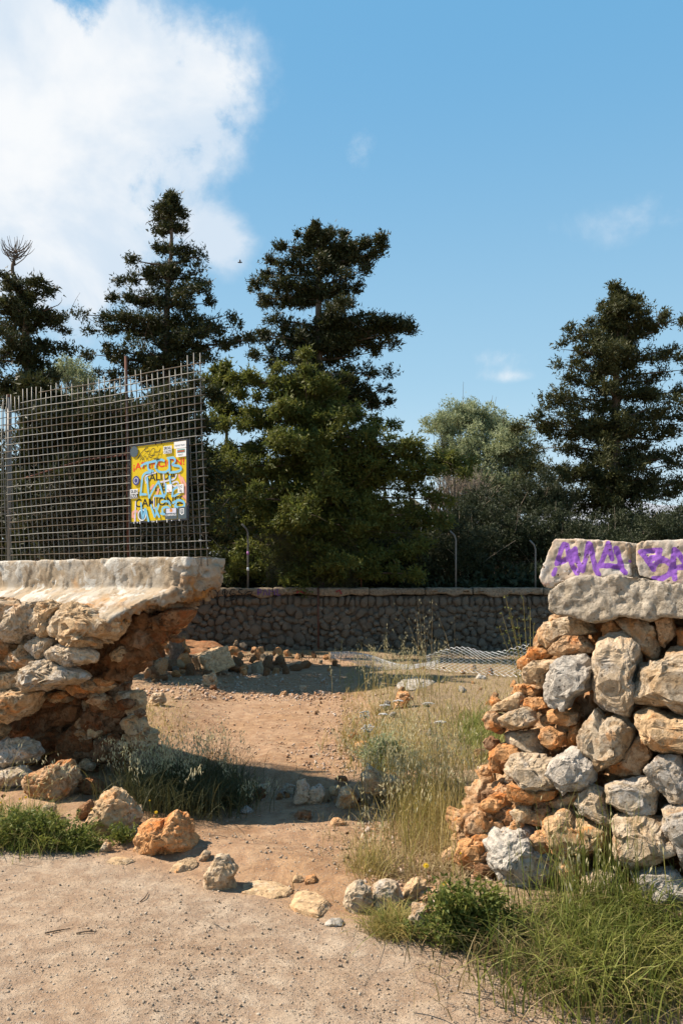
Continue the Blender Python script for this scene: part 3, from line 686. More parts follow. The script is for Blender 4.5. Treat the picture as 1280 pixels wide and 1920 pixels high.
    for i, (pl, mt, do) in enumerate(st):
        zy = sum(p[1] for p in pl)/len(pl); big = max(p[0] for p in pl)-min(p[0] for p in pl)
        wall_stone(pl, Z2, offr(zy)+do-.10, M[mt], root, 700+i, level=5 if big > 100 else 4, rough=.72 if big > 150 or i in (9,) else .95, boxy=.28, facets=14)
    rng = np.random.default_rng(8)
    zy = 450; k_ = 0
    while zy < 2200:                       # facing stones beyond the right edge of the picture
        hh = rng.uniform(130, 210); zx = 1190+rng.uniform(0, 40)
        while zx < 2600:
            ww = rng.uniform(150, 300); cx_, cy_ = zx+ww/2, zy+hh/2
            pl = [(cx_+ww*.52*rng.uniform(.85, 1.05)*math.copysign(abs(math.cos(a))**.6, math.cos(a)), cy_+hh*.52*rng.uniform(.85, 1.05)*math.copysign(abs(math.sin(a))**.6, math.sin(a))) for a in np.linspace(0, 2*math.pi, 11)[:-1]]
            wall_stone(pl, Z2, offr(cy_)-.08, M[['tan', 'grey', 'orange', 'tan'][rng.integers(4)]], root, 5000+k_, level=3, rough=.9, boxy=.3, facets=14); k_ += 1; zx += ww
        zy += hh
    for i in range(190):       # packing rubble between and behind the facing stones
        zx = rng.uniform(110, 1100) if i < 60 else rng.uniform(60, 480); zy = rng.uniform(430, 1700) if i < 60 else rng.uniform(560, 1450)
        if i >= 120: zx = rng.uniform(-60, 330); zy = rng.uniform(1080, 1580)
        if zx < 330 and (zy < 780 and zx < 330-(zy-430)*.4): continue
        if i >= 120 and zx < 160-(zy-1080)*.45: continue
        r = rng.uniform(18, 46)*(1.2 if i >= 120 else 1); k = 7
        pl = [(zx+r*rng.uniform(.8, 1.2)*math.cos(a*2*math.pi/k), zy+r*.8*rng.uniform(.8, 1.2)*math.sin(a*2*math.pi/k)) for a in range(k)]
        wall_stone(pl, Z2, offr(zy)-(.20 if i < 120 else .13)+rng.uniform(-.05, .03), M[['orange', 'orange', 'tan', 'red'][rng.integers(4)]], root, 900+i, level=3, rough=1.4)
right_wall()
tag(ground_rock('boulder', [(75, 1500), (90, 1440), (150, 1370), (220, 1340), (300, 1370), (340, 1440), (390, 1500), (400, 1550), (330, 1590), (270, 1640), (180, 1620), (110, 1550)], Z2, M['white'], 1201,
    'large pale pitted boulder leaning at the foot of the right wall', 'boulder', thick=.15, level=5))

# ================================================================== loose boulders, each one its own
def boulders():
    L = [
        ('boulder', [(105, 1225), (180, 1165), (260, 1140), (330, 1130), (375, 1170), (385, 1230), (360, 1290), (290, 1325), (230, 1335), (170, 1300), (120, 1265)], Z1, 'orange', 'rusty orange boulder with a grey right flank at the foot of the left wall', 0),
        ('boulder', [(440, 1420), (480, 1340), (510, 1280), (560, 1260), (630, 1285), (680, 1340), (690, 1400), (660, 1470), (600, 1500), (540, 1505), (480, 1470)], Z1, 'tan', 'upright smooth buff boulder with a grey crown beside the craggy pink one', 0),
        ('boulder', [(685, 1500), (700, 1450), (740, 1420), (820, 1420), (880, 1365), (930, 1400), (950, 1440), (985, 1530), (940, 1555), (890, 1550), (800, 1580), (730, 1620), (690, 1590)], Z1, 'orange', 'craggy salmon pink boulder with a peaked right end lying on the road edge', 0),
        ('rock', [(390, 1075), (440, 1050), (500, 1065), (520, 1110), (470, 1150), (400, 1140)], lambda x, y: Z1(x, y+160), 'red', 'small red brown rock in the shade behind the upright buff boulder', 0),
        ('rock', [(385, 1400), (400, 1360), (450, 1330), (475, 1360), (450, 1410), (400, 1430)], Z1, 'red', 'small reddish rock touching the left side of the upright buff boulder', 0),
        ('rock', [(200, 1400), (220, 1340), (270, 1350), (290, 1400), (260, 1440), (215, 1440)], Z1, 'tan', 'brown rock half hidden in weeds below the orange boulder', 0),
        ('rock', [(500, 1580), (520, 1540), (550, 1545), (560, 1580), (530, 1595)], Z1, 'tan', 'small tan rock on the road in front of the upright buff boulder', 0),
        ('rock', [(530, 1650), (560, 1630), (640, 1630), (690, 1640), (640, 1656), (580, 1662)], Z1, 'tan', 'flat pale stone sunk in the road left of the craggy pink boulder', 0),
        ('rock', [(370, 1370), (380, 1290), (420, 1230), (440, 1190), (500, 1190), (540, 1270), (515, 1300), (545, 1365), (480, 1375), (400, 1385)], Z5, 'tan', 'pointed tan rock standing at the road edge left of the flat slab', 0),
        ('rock', [(345, 1232), (380, 1180), (415, 1190), (405, 1225), (370, 1240)], Z5, 'tan', 'small tan rock against the upper left of the pointed rock', 0),
        ('rock', [(200, 1290), (250, 1260), (330, 1240), (350, 1260), (320, 1290), (240, 1300)], Z5, 'tan', 'long low tan rock in the road left of the pointed rock', 0),
        ('slab', [(568, 1400), (580, 1350), (640, 1333), (760, 1340), (825, 1385), (800, 1415), (720, 1432), (620, 1412)], Z5, 'tan', 'flat smooth buff slab set into the ground where path meets road', 0),
        ('rock', [(795, 1470), (830, 1400), (880, 1392), (950, 1420), (1020, 1460), (1015, 1485), (950, 1525), (860, 1502)], Z5, 'tan', 'crusty low rock with holes right of the flat slab', 0),
        ('rock', [(820, 1340), (830, 1312), (865, 1310), (880, 1330), (850, 1345)], Z5, 'tan', 'small tan stone on the path above the flat slab, left one of a pair', 0),
        ('rock', [(882, 1345), (890, 1312), (935, 1305), (955, 1335), (930, 1350)], Z5, 'orange', 'small orange stone on the path above the flat slab, right one of a pair', 0),
        ('rock', [(140, 1620), (170, 1540), (230, 1500), (300, 1530), (322, 1610), (270, 1690), (200, 1705), (150, 1660)], Z6, 'grey', 'lumpy grey and tan rock where path meets road, left of a pair', 0),
        ('rock', [(310, 1640), (325, 1520), (400, 1488), (455, 1500), (500, 1612), (440, 1680), (340, 1690)], Z6, 'grey', 'knobbly blue grey rock beside the green leafy plant at the path corner', 0),
        ('rock', [(490, 1590), (510, 1540), (580, 1480), (640, 1500), (620, 1560), (540, 1620)], Z6, 'tan', 'buff rock below the yellow flower', 0),
        ('rock', [(560, 1600), (600, 1560), (700, 1550), (740, 1590), (660, 1620)], Z6, 'orange', 'flat orange rock below the yellow flower and behind the leafy plant', 0),
        ('rock', [(530, 1720), (560, 1640), (640, 1650), (690, 1740), (650, 1860), (590, 1800)], Z6, 'tan', 'tan rock partly covered by the leafy plant at the road edge', 0),
        ('rock', [(985, 1550), (1010, 1530), (1060, 1525), (1082, 1545), (1030, 1566)], Z5, 'white', 'small white stone on the road below the crusty rock', 0),
        ('rock', [(825, 930), (850, 835), (885, 815), (908, 860), (900, 940), (870, 962)], Z5, 'grey', 'tall narrow rock of the row across the path, in shade', 0),
        ('rock', [(895, 945), (900, 870), (960, 838), (988, 900), (960, 955)], Z5, 'grey', 'rounded grey rock touching the tall narrow one in the row', 0),
        ('rock', [(1035, 950), (1060, 870), (1110, 848), (1152, 912), (1135, 972), (1060, 978)], Z5, 'tan', 'dome shaped brown rock ending the row across the path', 0),
        ('rock', [(755, 895), (790, 845), (840, 858), (838, 905)], Z5, 'grey', 'small dark rock left of the tall narrow one in the row across the path', 0),
        ('rock', [(625, 900), (650, 855), (695, 848), (715, 885), (690, 910)], Z5, 'grey', 'small pale rock at the left end of the row across the path', 0),
        ('rock', [(990, 905), (1010, 860), (1045, 860), (1050, 905)], Z5, 'tan', 'small brown rock between the grey rock and the dome in the row across the path', 0),
        ('rock', [(815, 1032), (850, 980), (910, 985), (918, 1032)], Z5, 'red', 'flat brick red rock in front of the row across the path', 0),
        ('rock', [(1005, 1062), (1020, 1025), (1050, 1018), (1088, 1045), (1070, 1064)], Z5, 'orange', 'sunlit reddish stone at the lower edge of the shadow on the path', 0),
        ('rock', [(555, 990), (590, 960), (630, 985), (620, 1000)], Z5, 'white', 'small pale stone in shade beside the dark grass clump', 0),
        ('rock', [(230, 960), (245, 860), (290, 795), (350, 850), (400, 870), (475, 880), (485, 930), (400, 955), (330, 965)], Z6, 'tan', 'large sunlit buff rock at the grassy right edge of the path', 0),
        ('rock', [(440, 470), (470, 370), (530, 360), (560, 400), (530, 475)], Z6, 'orange', 'orange rock in the dry grass below the pale slab', 0),
        ('slab', [(455, 350), (500, 310), (580, 288), (695, 320), (640, 350), (540, 372)], Z6, 'white', 'pale flat slab lying in the dry grass near the fallen wire netting', 0),
        ('rock', [(930, 290), (950, 265), (990, 272), (1000, 300), (950, 305)], Z6, 'white', 'white stone in front of the upright netting', 0),
        ('rock', [(200, 720), (210, 680), (260, 660), (300, 690), (270, 720)], Z6, 'orange', 'orange stone among dry grass on the right path edge', 0),
        ('rock', [(100, 460), (120, 400), (170, 390), (195, 430), (160, 465)], Z5, 'tan', 'rounded tan rock at the foot of the left wall end beyond the bush', 0),
        ('rock', [(365, 350), (380, 300), (430, 290), (448, 330), (440, 365), (390, 368)], Z5, 'tan', 'knobbly pale rock leaning on the fallen coping block', 0),
        ('rock', [(405, 385), (415, 352), (440, 355), (448, 382)], Z5, 'red', 'small red stone under the knobbly pale rock', 0),
        ('rock', [(560, 310), (565, 270), (590, 268), (598, 305)], Z5, 'orange', 'upright brick coloured stone right of the fallen coping block', 0),
        ('rock', [(850, 385), (860, 355), (892, 358), (890, 388)], Z5, 'tan', 'pale stone at the far end of the bare path', 0),
        ('rock', [(755, 412), (765, 390), (790, 385), (798, 408)], Z5, 'orange', 'orange stone at the far end of the bare path, left of the pale one', 0),
        ('rock', [(700, 830), (720, 810), (760, 812), (770, 835)], lambda x, y: Z5(x+330, y+0), 'red', 'red stone on the path edge above the shaded row', 0),
        ('rock', [(260, 1350), (262, 1335), (290, 1333), (300, 1345), (290, 1355)], PX, 'tan', 'buff stone at the wall foot near the bush', 0) if False else None,
    ]
    for i, r in enumerate([q for q in L if q]):
        nm, pl, cv, mt, lab, sk = r
        big = max(cv(*p)[0] for p in pl)-min(cv(*p)[0] for p in pl)
        flat = nm == 'slab'
        if lab.startswith(('flat smooth', 'flat pale', 'long low', 'crusty', 'pale flat')):
            lying_rock(nm, pl, cv, M[mt], 2000+i, lab, nm, .075 if 'pale flat slab' in lab else (.05 if 'crusty' in lab or 'long low' in lab else .035)); continue
        ground_rock(nm, pl, cv, M[mt], 2000+i, lab, nm, level=5 if big > 75 else (4 if big > 30 else 3), sink=sk, rough=1.0 if not flat else .5)
boulders()

# fallen squared coping block
def fallen_block():
    c = gp(392, 1262)+np.array([0, .30, .17])
    bx = np.array([.36, -.92, .10]); bx /= np.linalg.norm(bx); by = np.cross(UP, bx); by /= np.linalg.norm(by); bz = np.cross(bx, by)
    by2 = by*.93+bz*.36; by2 /= np.linalg.norm(by2); bz2 = np.cross(bx, by2)
    V, q, N = solid([box(c, (bx, by2, bz2), (.52, .22, .17))], .02)
    V = V+N*(.014*fbm(V*7, 5, 4)+.006*fbm(V*25, 6, 3))[:, None]
    o = link('coping_block', mesh_np('coping_block', V-c, q), M['tan'], None, c)
    tag(o, 'squared tan coping block that has fallen off the wall onto the rubble heap', 'stone block')
fallen_block()

# rubble heap beyond the left wall
def rubble():
    rng = np.random.default_rng(17); prot = {}
    def proto(mt, k):
        if (mt, k) not in prot:
            V, Fc = rock_verts([(math.cos(a)*(1+.25*math.sin(3*a+k)), math.sin(a)*.8) for a in np.linspace(0, 2*math.pi, 9)[:-1]], .8, 60+k, 3, 1.5)
            me = mesh_np('rock', V, Fc); me.materials.append(M[mt]); prot[(mt, k)] = me
        return prot[(mt, k)]
    n = 0; heap = 0
    while n < 98:
        px = rng.uniform(262, 640); py = rng.uniform(1185, 1292)
        lim = np.interp(px, [262, 330, 430, 520, 640], [1300, 1285, 1272, 1268, 1262])
        if py > lim or py < np.interp(px, [262, 400, 500, 640], [1190, 1200, 1222, 1236]): continue
        if 352 < px < 430 and 1195 < py < 1268: continue
        t = (lim-py)/80; hz = .45*max(0, t)*np.interp(px, [262, 420, 520], [1, .8, .1])
        D = (H-.10-hz)*F/(py-Y0); 
        if D > 18.2: continue
        x = (px-640)/F*D; s = rng.uniform(.04, .11)*(1.5 if rng.random() < .15 else 1)
        mt = ['tan', 'red', 'darkwall', 'orange'][rng.choice(4, p=[.25, .40, .05, .30])]
        o = link('rock', proto(mt, int(rng.integers(4))), None, None, (x, D, gz(x, D)+hz+s*.25)); o.scale = (s*1.2, s, s*.75)
        o.rotation_euler = rng.uniform(0, 6, 3); n += 1
        tag(o, dict(tan='pale tan', red='dark red earth stained', darkwall='dark grey', orange='orange')[mt]+' loose stone on the rubble heap beyond the left wall end', 'rock', 'rubble stones on the heap')
    # the heap's own earth
    V, q, N = solid([prism([at(250, 1290, 13.2), at(420, 1262, 14.4), at(520, 1236, 17.9), at(400, 1200, 18.1), at(250, 1190, 18.1)],
                           [at(250, 1290, 13.2)-UP*.5, at(420, 1262, 14.4)-UP*.5, at(520, 1236, 17.9)-UP*.5, at(400, 1200, 18.1)-UP*.9, at(250, 1190, 18.1)-UP*.9])], .06)
    V = V+N*(.06*fbm(V*3, 5, 4))[:, None]-UP*.05
    tag(link('rubble_heap', mesh_np('rubble_heap', V, q), M['red'], None), 'low heap of reddish earth against the far wall', kind='structure')
    # stones scattered along the right side of the path
    n = 0
    while n < 40:
        if rng.random() < .6: px = rng.uniform(540, 700); py = rng.uniform(1290, 1480); px += (py-1290)*.15
        else: px = rng.uniform(640, 900); py = rng.uniform(1500, 1700); px -= (py-1500)*.2
        g = gp(px, py); s = rng.uniform(.010, .028)
        mt = ['tan', 'orange', 'tan', 'red'][rng.integers(4)]; o = link('rock', proto(mt, int(rng.integers(4))), None, None, g+UP*s*.3); o.scale = (s*1.3, s, s*.7); o.rotation_euler = rng.uniform(0, 6, 3)
        n += 1; tag(o, 'small loose '+dict(tan='tan', orange='orange', red='reddish brown')[mt]+' stone beside the path', 'rock', 'small stones beside the path')
    n = 0
    while n < 30:                                   # pale stones lying in the dry grass
        px = rng.uniform(640, 985); py = 1250+190*rng.random()**1.3; g = gp(px, py); s = rng.uniform(.025, .075)
        mt = ['tan', 'white', 'orange'][rng.integers(3)]; o = link('rock', proto(mt, int(rng.integers(4))), None, None, g+UP*s*.35); o.scale = (s*1.3, s, s*.8); o.rotation_euler = rng.uniform(0, 6, 3)
        n += 1; tag(o, dict(tan='tan', orange='orange', white='whitish')[mt]+' stone lying in the dry grass right of the path', 'rock', 'stones in the dry grass')
    def strew(n, fn, smin, smax, lab, grp):
        for _ in range(n):
            px, py = fn(); g = gp(px, py); s = smin*(smax/smin)**(rng.random()**1.6); mt = ['tan', 'red', 'orange'][rng.integers(3)]
            o = link('rock', proto(mt, int(rng.integers(4))), None, None, g+UP*s*.2); o.scale = (s*1.3, s, s*.85); o.rotation_euler = rng.uniform(0, 6, 3)
            tag(o, dict(tan='tan', orange='orange', red='dark reddish')[mt]+' '+lab, 'rock', grp)
    strew(28, lambda: (rng.uniform(470, 800), rng.normal(1492, 9)), .018, .06, 'stone of the rough step across the path', 'stones of the step across the path')
    strew(34, lambda: (rng.uniform(850, 1000), rng.uniform(1430, 1640)), .015, .055, 'stone fallen at the foot of the right wall end', 'stones fallen from the right wall end')
    strew(14, lambda: (rng.uniform(0, 330), rng.uniform(1470, 1600)), .012, .035, 'stone at the foot of the left wall', 'small stones at the foot of the left wall')
    # gravel and grit: uncountable
    V0 = np.array([[1, 0, 0], [-1, .1, 0], [0, 1, .1], [.1, -1, 0], [0, 0, 1], [0, .1, -1.0]]); F0 = np.array([[0, 2, 4], [2, 1, 4], [1, 3, 4], [3, 0, 4], [2, 0, 5], [1, 2, 5], [3, 1, 5], [0, 3, 5]]); mb = MB(); mb2 = MB()
    def scatter(mb, N, area, smin, smax):
        for _ in range(N):
            px, py = area(); g = gp2(px, py)
            if g is None: continue
            s = smin*(smax/smin)**(rng.random()**3.0); R = np.array(Matrix.Rotation(rng.uniform(0, 6), 3, Vector(rng.normal(size=3)).normalized()))
            V = (V0*np.array([s*rng.uniform(.8, 1.4), s, s*rng.uniform(.5, .9)]))@R.T; mb.add(V+g+UP*s*.25, F0)
    def gp2(px, py):
        D = (H-.02)*F/(py-Y0); x = (px-640)/F*D; z = coarse(x, D); D = (H-z)*F/(py-Y0); x = (px-640)/F*D
        return np.array([x, D, coarse(x, D)])
    gx = np.arange(-9, 9, .08); gy = np.arange(1.5, 20, .08); GX, GY = np.meshgrid(gx, gy); GZ = ground_z(GX, GY)
    def coarse(x, y):
        i = int(np.clip((y-1.5)/.08, 0, len(gy)-1)); j = int(np.clip((x+9)/.08, 0, len(gx)-1)); return GZ[i, j]
    globals()['coarse'] = coarse
    scatter(mb, 6000, lambda: (rng.uniform(-20, 1300), 1600+330*rng.random()**.8), .0022, .0095)
    scatter(mb, 10000, lambda: (rng.uniform(-20, 1300), 1600+330*rng.random()**.8), .0014, .0048)
    scatter(mb, 2200, lambda: (rng.uniform(380, 760), rng.uniform(1470, 1640)), .003, .012)
    scatter(mb2, 3500, lambda: (rng.uniform(300, 720), 1262+230*rng.random()**1.1), .005, .018)
    scatter(mb2, 1800, lambda: (rng.normal(650, 45), rng.uniform(1300, 1500)), .006, .024)
    scatter(mb2, 1600, lambda: (rng.uniform(240, 640), rng.uniform(1262, 1315)), .010, .04)
    scatter(mb2, 2000, lambda: (rng.uniform(680, 960), rng.uniform(1440, 1700)), .006, .03)
    V, Fc = mb.get(); tag(link('gravel', mesh_np('gravel', V, Fc), grit('road_grit', (.50, .42, .33), (.30, .24, .18), (.50, .35, .23))), 'fine grey and tan gravel on the road', kind='stuff')
    V, Fc = mb2.get(); tag(link('gravel', mesh_np('gravel', V, Fc), grit('path_stones', (.54, .38, .26), (.40, .22, .12), (.56, .46, .38))), 'reddish broken stone chips along the path', kind='stuff')
def grit(name, a, b_, c_):
    a, b_, c_ = [tuple(x*.78 for x in q) for q in (a, b_, c_)]
    m, T, b, o = mat(name); g = T.new('ShaderNodeNewGeometry'); r = g.outputs['Random Per Island']
    c = T.mix(T.ramp(r, 0, .5), a, b_); c = T.mix(T.ramp(r, .55, 1), c, c_); T.l.new(c, b.inputs['Base Color']); return m
rubble()

# ================================================================== far wall
FD = 18.6; FTOP = 1.575
def far_wall():
    root = thing('stone_wall', 'shaded low wall of packed round stones with a flat coping, across the back', 'wall', (0, FD, 0))
    rng = np.random.default_rng(4); prot = []
    for k in range(10):
        n = 8; V, Fc = rock_verts([((1+.18*rng.normal())*math.cos(a), (1+.18*rng.normal())*math.sin(a)) for a in np.linspace(0, 2*math.pi, n+1)[:-1]], .75, 80+k, 2, 1.2, facets=14, boxy=.5)
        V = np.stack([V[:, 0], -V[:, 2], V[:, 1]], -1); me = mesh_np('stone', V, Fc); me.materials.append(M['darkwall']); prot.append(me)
    # dark backing that shows between the stones
    V, q, N = solid([box((.8, FD+.30, .70), (np.eye(3)[0], np.eye(3)[1], np.eye(3)[2]), (9, .20, .70))], .07)
    part('core', V+N*(.03*fbm(V*5, 3, 3))[:, None], q, plain('dark_wall_backing', (.13, .105, .08), .95, 0, .3, 8), root)
    # stones: rows of uneven height, jittered
    pts = []
    for _ in range(16000):                      # stones thrown in wherever they fit
        x = rng.uniform(-3.9, 5.2); z = rng.uniform(.06, 1.10); rr = rng.choice([.07, .085, .10, .12])
        if all((x-a)**2+(1.15*(z-b))**2 > (.84*(rr+c))**2 for a, b, c in pts[-400:]): pts.append((x, z, rr))
    cells = [(x, z, rr*2.25, rr*1.9, rng.normal(0, .7)) for x, z, rr in pts]
    x = -3.9
    while x < 5.2:                              # row of upright stones under the coping
        wd = rng.uniform(.11, .22); cells.append((x+wd/2, 1.255+rng.normal(0, .012), wd*1.0, .23, rng.normal(0, .12))); x += wd
    cells = sorted(cells, key=lambda c: -c[2]*c[3])
    extra = MB()
    for i, (x, zc, wd, h, ang) in enumerate(cells):
        sc_ = (wd*.58*rng.uniform(.85, 1.15), .12, h*.58*rng.uniform(.85, 1.15))
        if i < 290:
            o = link('stone', prot[i % 10], None, root, (x, rng.uniform(-.02, .03)+.07, zc)); o.scale = sc_; o.rotation_euler = (0, ang, 0)
        else:
            me = prot[i % 10]; V = np.empty(len(me.vertices)*3); me.vertices.foreach_get('co', V); V = V.reshape(-1, 3)*sc_
            Fc = ico(2)[1]; extra.add(V+np.array([x, .08, zc]), Fc)
    if extra.n:
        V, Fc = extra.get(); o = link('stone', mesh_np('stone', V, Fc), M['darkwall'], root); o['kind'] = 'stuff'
    # coping in long slabs with joints
    cm = rockmat('dull_coping_concrete', (.34, .28, .21), (.28, .22, .155), (.30, .19, .11), .4, .25, .4)
    x = -8.0
    while x < 9.5:
        L = rng.uniform(1.0, 1.7); dz = rng.normal(0, .008)
        V, q, N = solid([box((x+L/2, FD+.24, FTOP-.095+dz), np.eye(3), (L/2-.004, .25, .095))], .035)
        V = V+N*(.012*fbm(V*4, int(x*10)+90, 4))[:, None]; V[:, 2] += np.where(V[:, 2] < FTOP-.10, .045*fbm(V*np.array([2.2, 0, 0]), 91, 4, .6), 0)
        part('coping_slab', V, q, cm, root); x += L
    # painted scrawls on the coping
    def stroke(pts, wd, m, nm, lab):
        mb = MB()
        for s in pts:
            P = np.array([at(px, py, FD-.045) for px, py in s]); 
            T = np.gradient(P, axis=0); T /= np.linalg.norm(T, axis=1)[:, None]+1e-9; Nn = np.cross(T, [0, 1, 0])
            V = np.concatenate([P+Nn*wd, P-Nn*wd]); n = len(P)
            Fc = [(i, i+1, n+i+1) for i in range(n-1)]+[(i, n+i+1, n+i) for i in range(n-1)]; mb.add(V, Fc)
        V, Fc = mb.get(); o = part(nm, V, Fc, m, root, False, lab)
    blk = plain('black_spray_paint', (.015, .015, .016)); pur = plain('faded_purple_spray', (.12, .05, .22)); redp = plain('faded_red_spray', (.22, .04, .04))
    stroke([[(402, 1104), (408, 1112), (414, 1104)], [(408, 1112), (407, 1120)], [(418, 1108), (422, 1104), (427, 1110), (422, 1119), (417, 1113), (418, 1108)],
            [(441, 1106), (434, 1105), (431, 1113), (437, 1120), (442, 1114), (437, 1113)], [(455, 1106), (449, 1105), (447, 1110), (454, 1113), (452, 1119), (445, 1118)],
            [(456, 1118), (464, 1110), (474, 1108), (470, 1115), (462, 1118)], [(440, 1123), (430, 1127), (424, 1126)]], .012, blk, 'black_graffiti', 'black spray painted scrawl on the left end of the coping')
    stroke([[(484, 1104), (484, 1116)], [(484, 1105), (490, 1106), (489, 1111), (484, 1111)], [(494, 1116), (497, 1104), (501, 1116)], [(505, 1116), (505, 1104), (510, 1110), (514, 1104), (515, 1116)], [(520, 1104), (520, 1116), (526, 1115)]], .012, pur, 'purple_graffiti', 'faded purple spray paint on the coping')
    stroke([[(556, 1112), (562, 1107), (568, 1112), (575, 1110)], [(630, 1110), (636, 1106), (640, 1114)]], .02, redp, 'red_graffiti', 'faint red spray marks on the coping')
far_wall()

# ================================================================== wires and fences
def chain_surface(nu, nv_, cell, fn, r):
    """chain-link zigzags; fn(u,v)->world point; one strand per column pair"""
    mb = MB()
    for i in range(nu):
        P = []
        for j in range(nv_*2+1):
            u = (i+(j % 2))*cell; P.append(fn(u if j % 2 else i*cell, j*cell*.5*1.05))
        mb.add(*tube(np.array(P), r, 3, False))
        P = [fn((i+1-(j % 2))*cell, j*cell*.5*1.05) for j in range(nv_*2+1)]
        mb.add(*tube(np.array(P), r, 3, False))
    return mb.get()
def far_posts():
    for k, (px, top, lab) in enumerate([(465, 985, 'bent topped galvanised fence post on the far wall, leftmost, with two small stickers'), (854, 998, 'bent topped galvanised fence post on the far wall, right of the middle'), (1003, 1016, 'bent topped grey fence post on the far wall, partly behind the right wall')]):
        b = at(px, 1101, FD+.20); t = thing('fence_post', lab, 'post', tuple(b), 'bent fence posts on the far wall')
        h = (1101-top)/F*FD
        P = [b-UP*.1, b+UP*h*.5, b+UP*(h-.16), b+UP*(h-.06)+np.array([-.04, -.02, 0]), b+UP*h+np.array([-.14, -.05, .04])]
        part('pole', *tube(P, .021, 8), M['galv'], t)
        if k == 0:
            for py, m in ((1037, plain('pink_sticker', (.45, .2, .45))), (1067, plain('pale_sticker', (.7, .75, .8)))):
                part('sticker', *tube([at(px, py-3, FD+.2), at(px, py+3, FD+.2)], .0285, 8), m, t)
    b = at(677, 1101, FD+.2); o = thing('fence_post', 'thin rusty stake on the far wall below the big tree', 'post', tuple(b)); part('pole', *tube([b-UP*.1, at(677, 1055, FD+.2)], .018, 6), M['rust'], o)
    b = at(597, 1210, FD-.12); o = thing('iron_stake', 'dark iron stake standing against the middle of the far wall', 'stake', tuple(b)); part('pole', *tube([b-UP*.1, at(596, 1102, FD-.12)], .02, 6), M['rust'], o)
    # sagging netting between the posts
    x0 = at(500, 1100, FD+.2)[0]; 
    def fn(u, v):
        x = x0+u*1.0-.35*(1-u/2.4)*(v/1.3)**2; z = FTOP+v*(1-.03*u)+.03*math.sin(u*3); y = FD+.22+.06*math.sin(u*2.2+v*3)
        return (x, y, z)
    t = thing('chain_link_fence', 'sagging chain-link netting hung on the far wall posts in front of the trees', 'fence', (x0, FD+.2, FTOP))
    part('netting', *chain_surface(27, 15, .08, fn, .0032), M['wire'], t, kind='stuff')
    part('top_wire', *tube([at(465, 988, FD+.2), at(560, 992, FD+.2), at(680, 996, FD+.2), at(854, 1003, FD+.2)], .003, 4), M['wire_rust'], t)
    # fallen netting in the grass
    a = at(795, 1262, 13.6); a2 = at(1000, 1258, 12.4)
    t = thing('chain_link_fence', 'fallen silvery chain-link netting standing crumpled in the dry grass', 'fence', tuple(a))
    L = np.linalg.norm((a2-a)[:2])
    def fn2(u, v):
        p = a+(a2-a)*min(u/L, 1.15); x, y = p[0], p[1]; g = gz(x, y)
        k = .5+.5*sstep(np.array(u), 0, L*.5)
        return (x+.05*math.sin(v*6), y+.10*math.sin(u*2.7)+v*.30, g+.03+v*k*1.25*float(.8+.15*math.sin(u*4)))
    part('netting', *chain_surface(int(L/.105), 4, .105, fn2, .0045), M['wire_bright'], t, kind='stuff')
    b1 = at(620, 1245, 15.3)
    def fn3(u, v):
        x = b1[0]+u; y = b1[1]-u*.55-v*.9; return (x, y, gz(x, y)+.10+.10*math.sin(u*3+v*2)+.08*math.sin(v*5))
    part('flat_netting', *chain_surface(22, 8, .085, fn3, .0030), M['wire_bright'], t, kind='stuff')
far_posts()

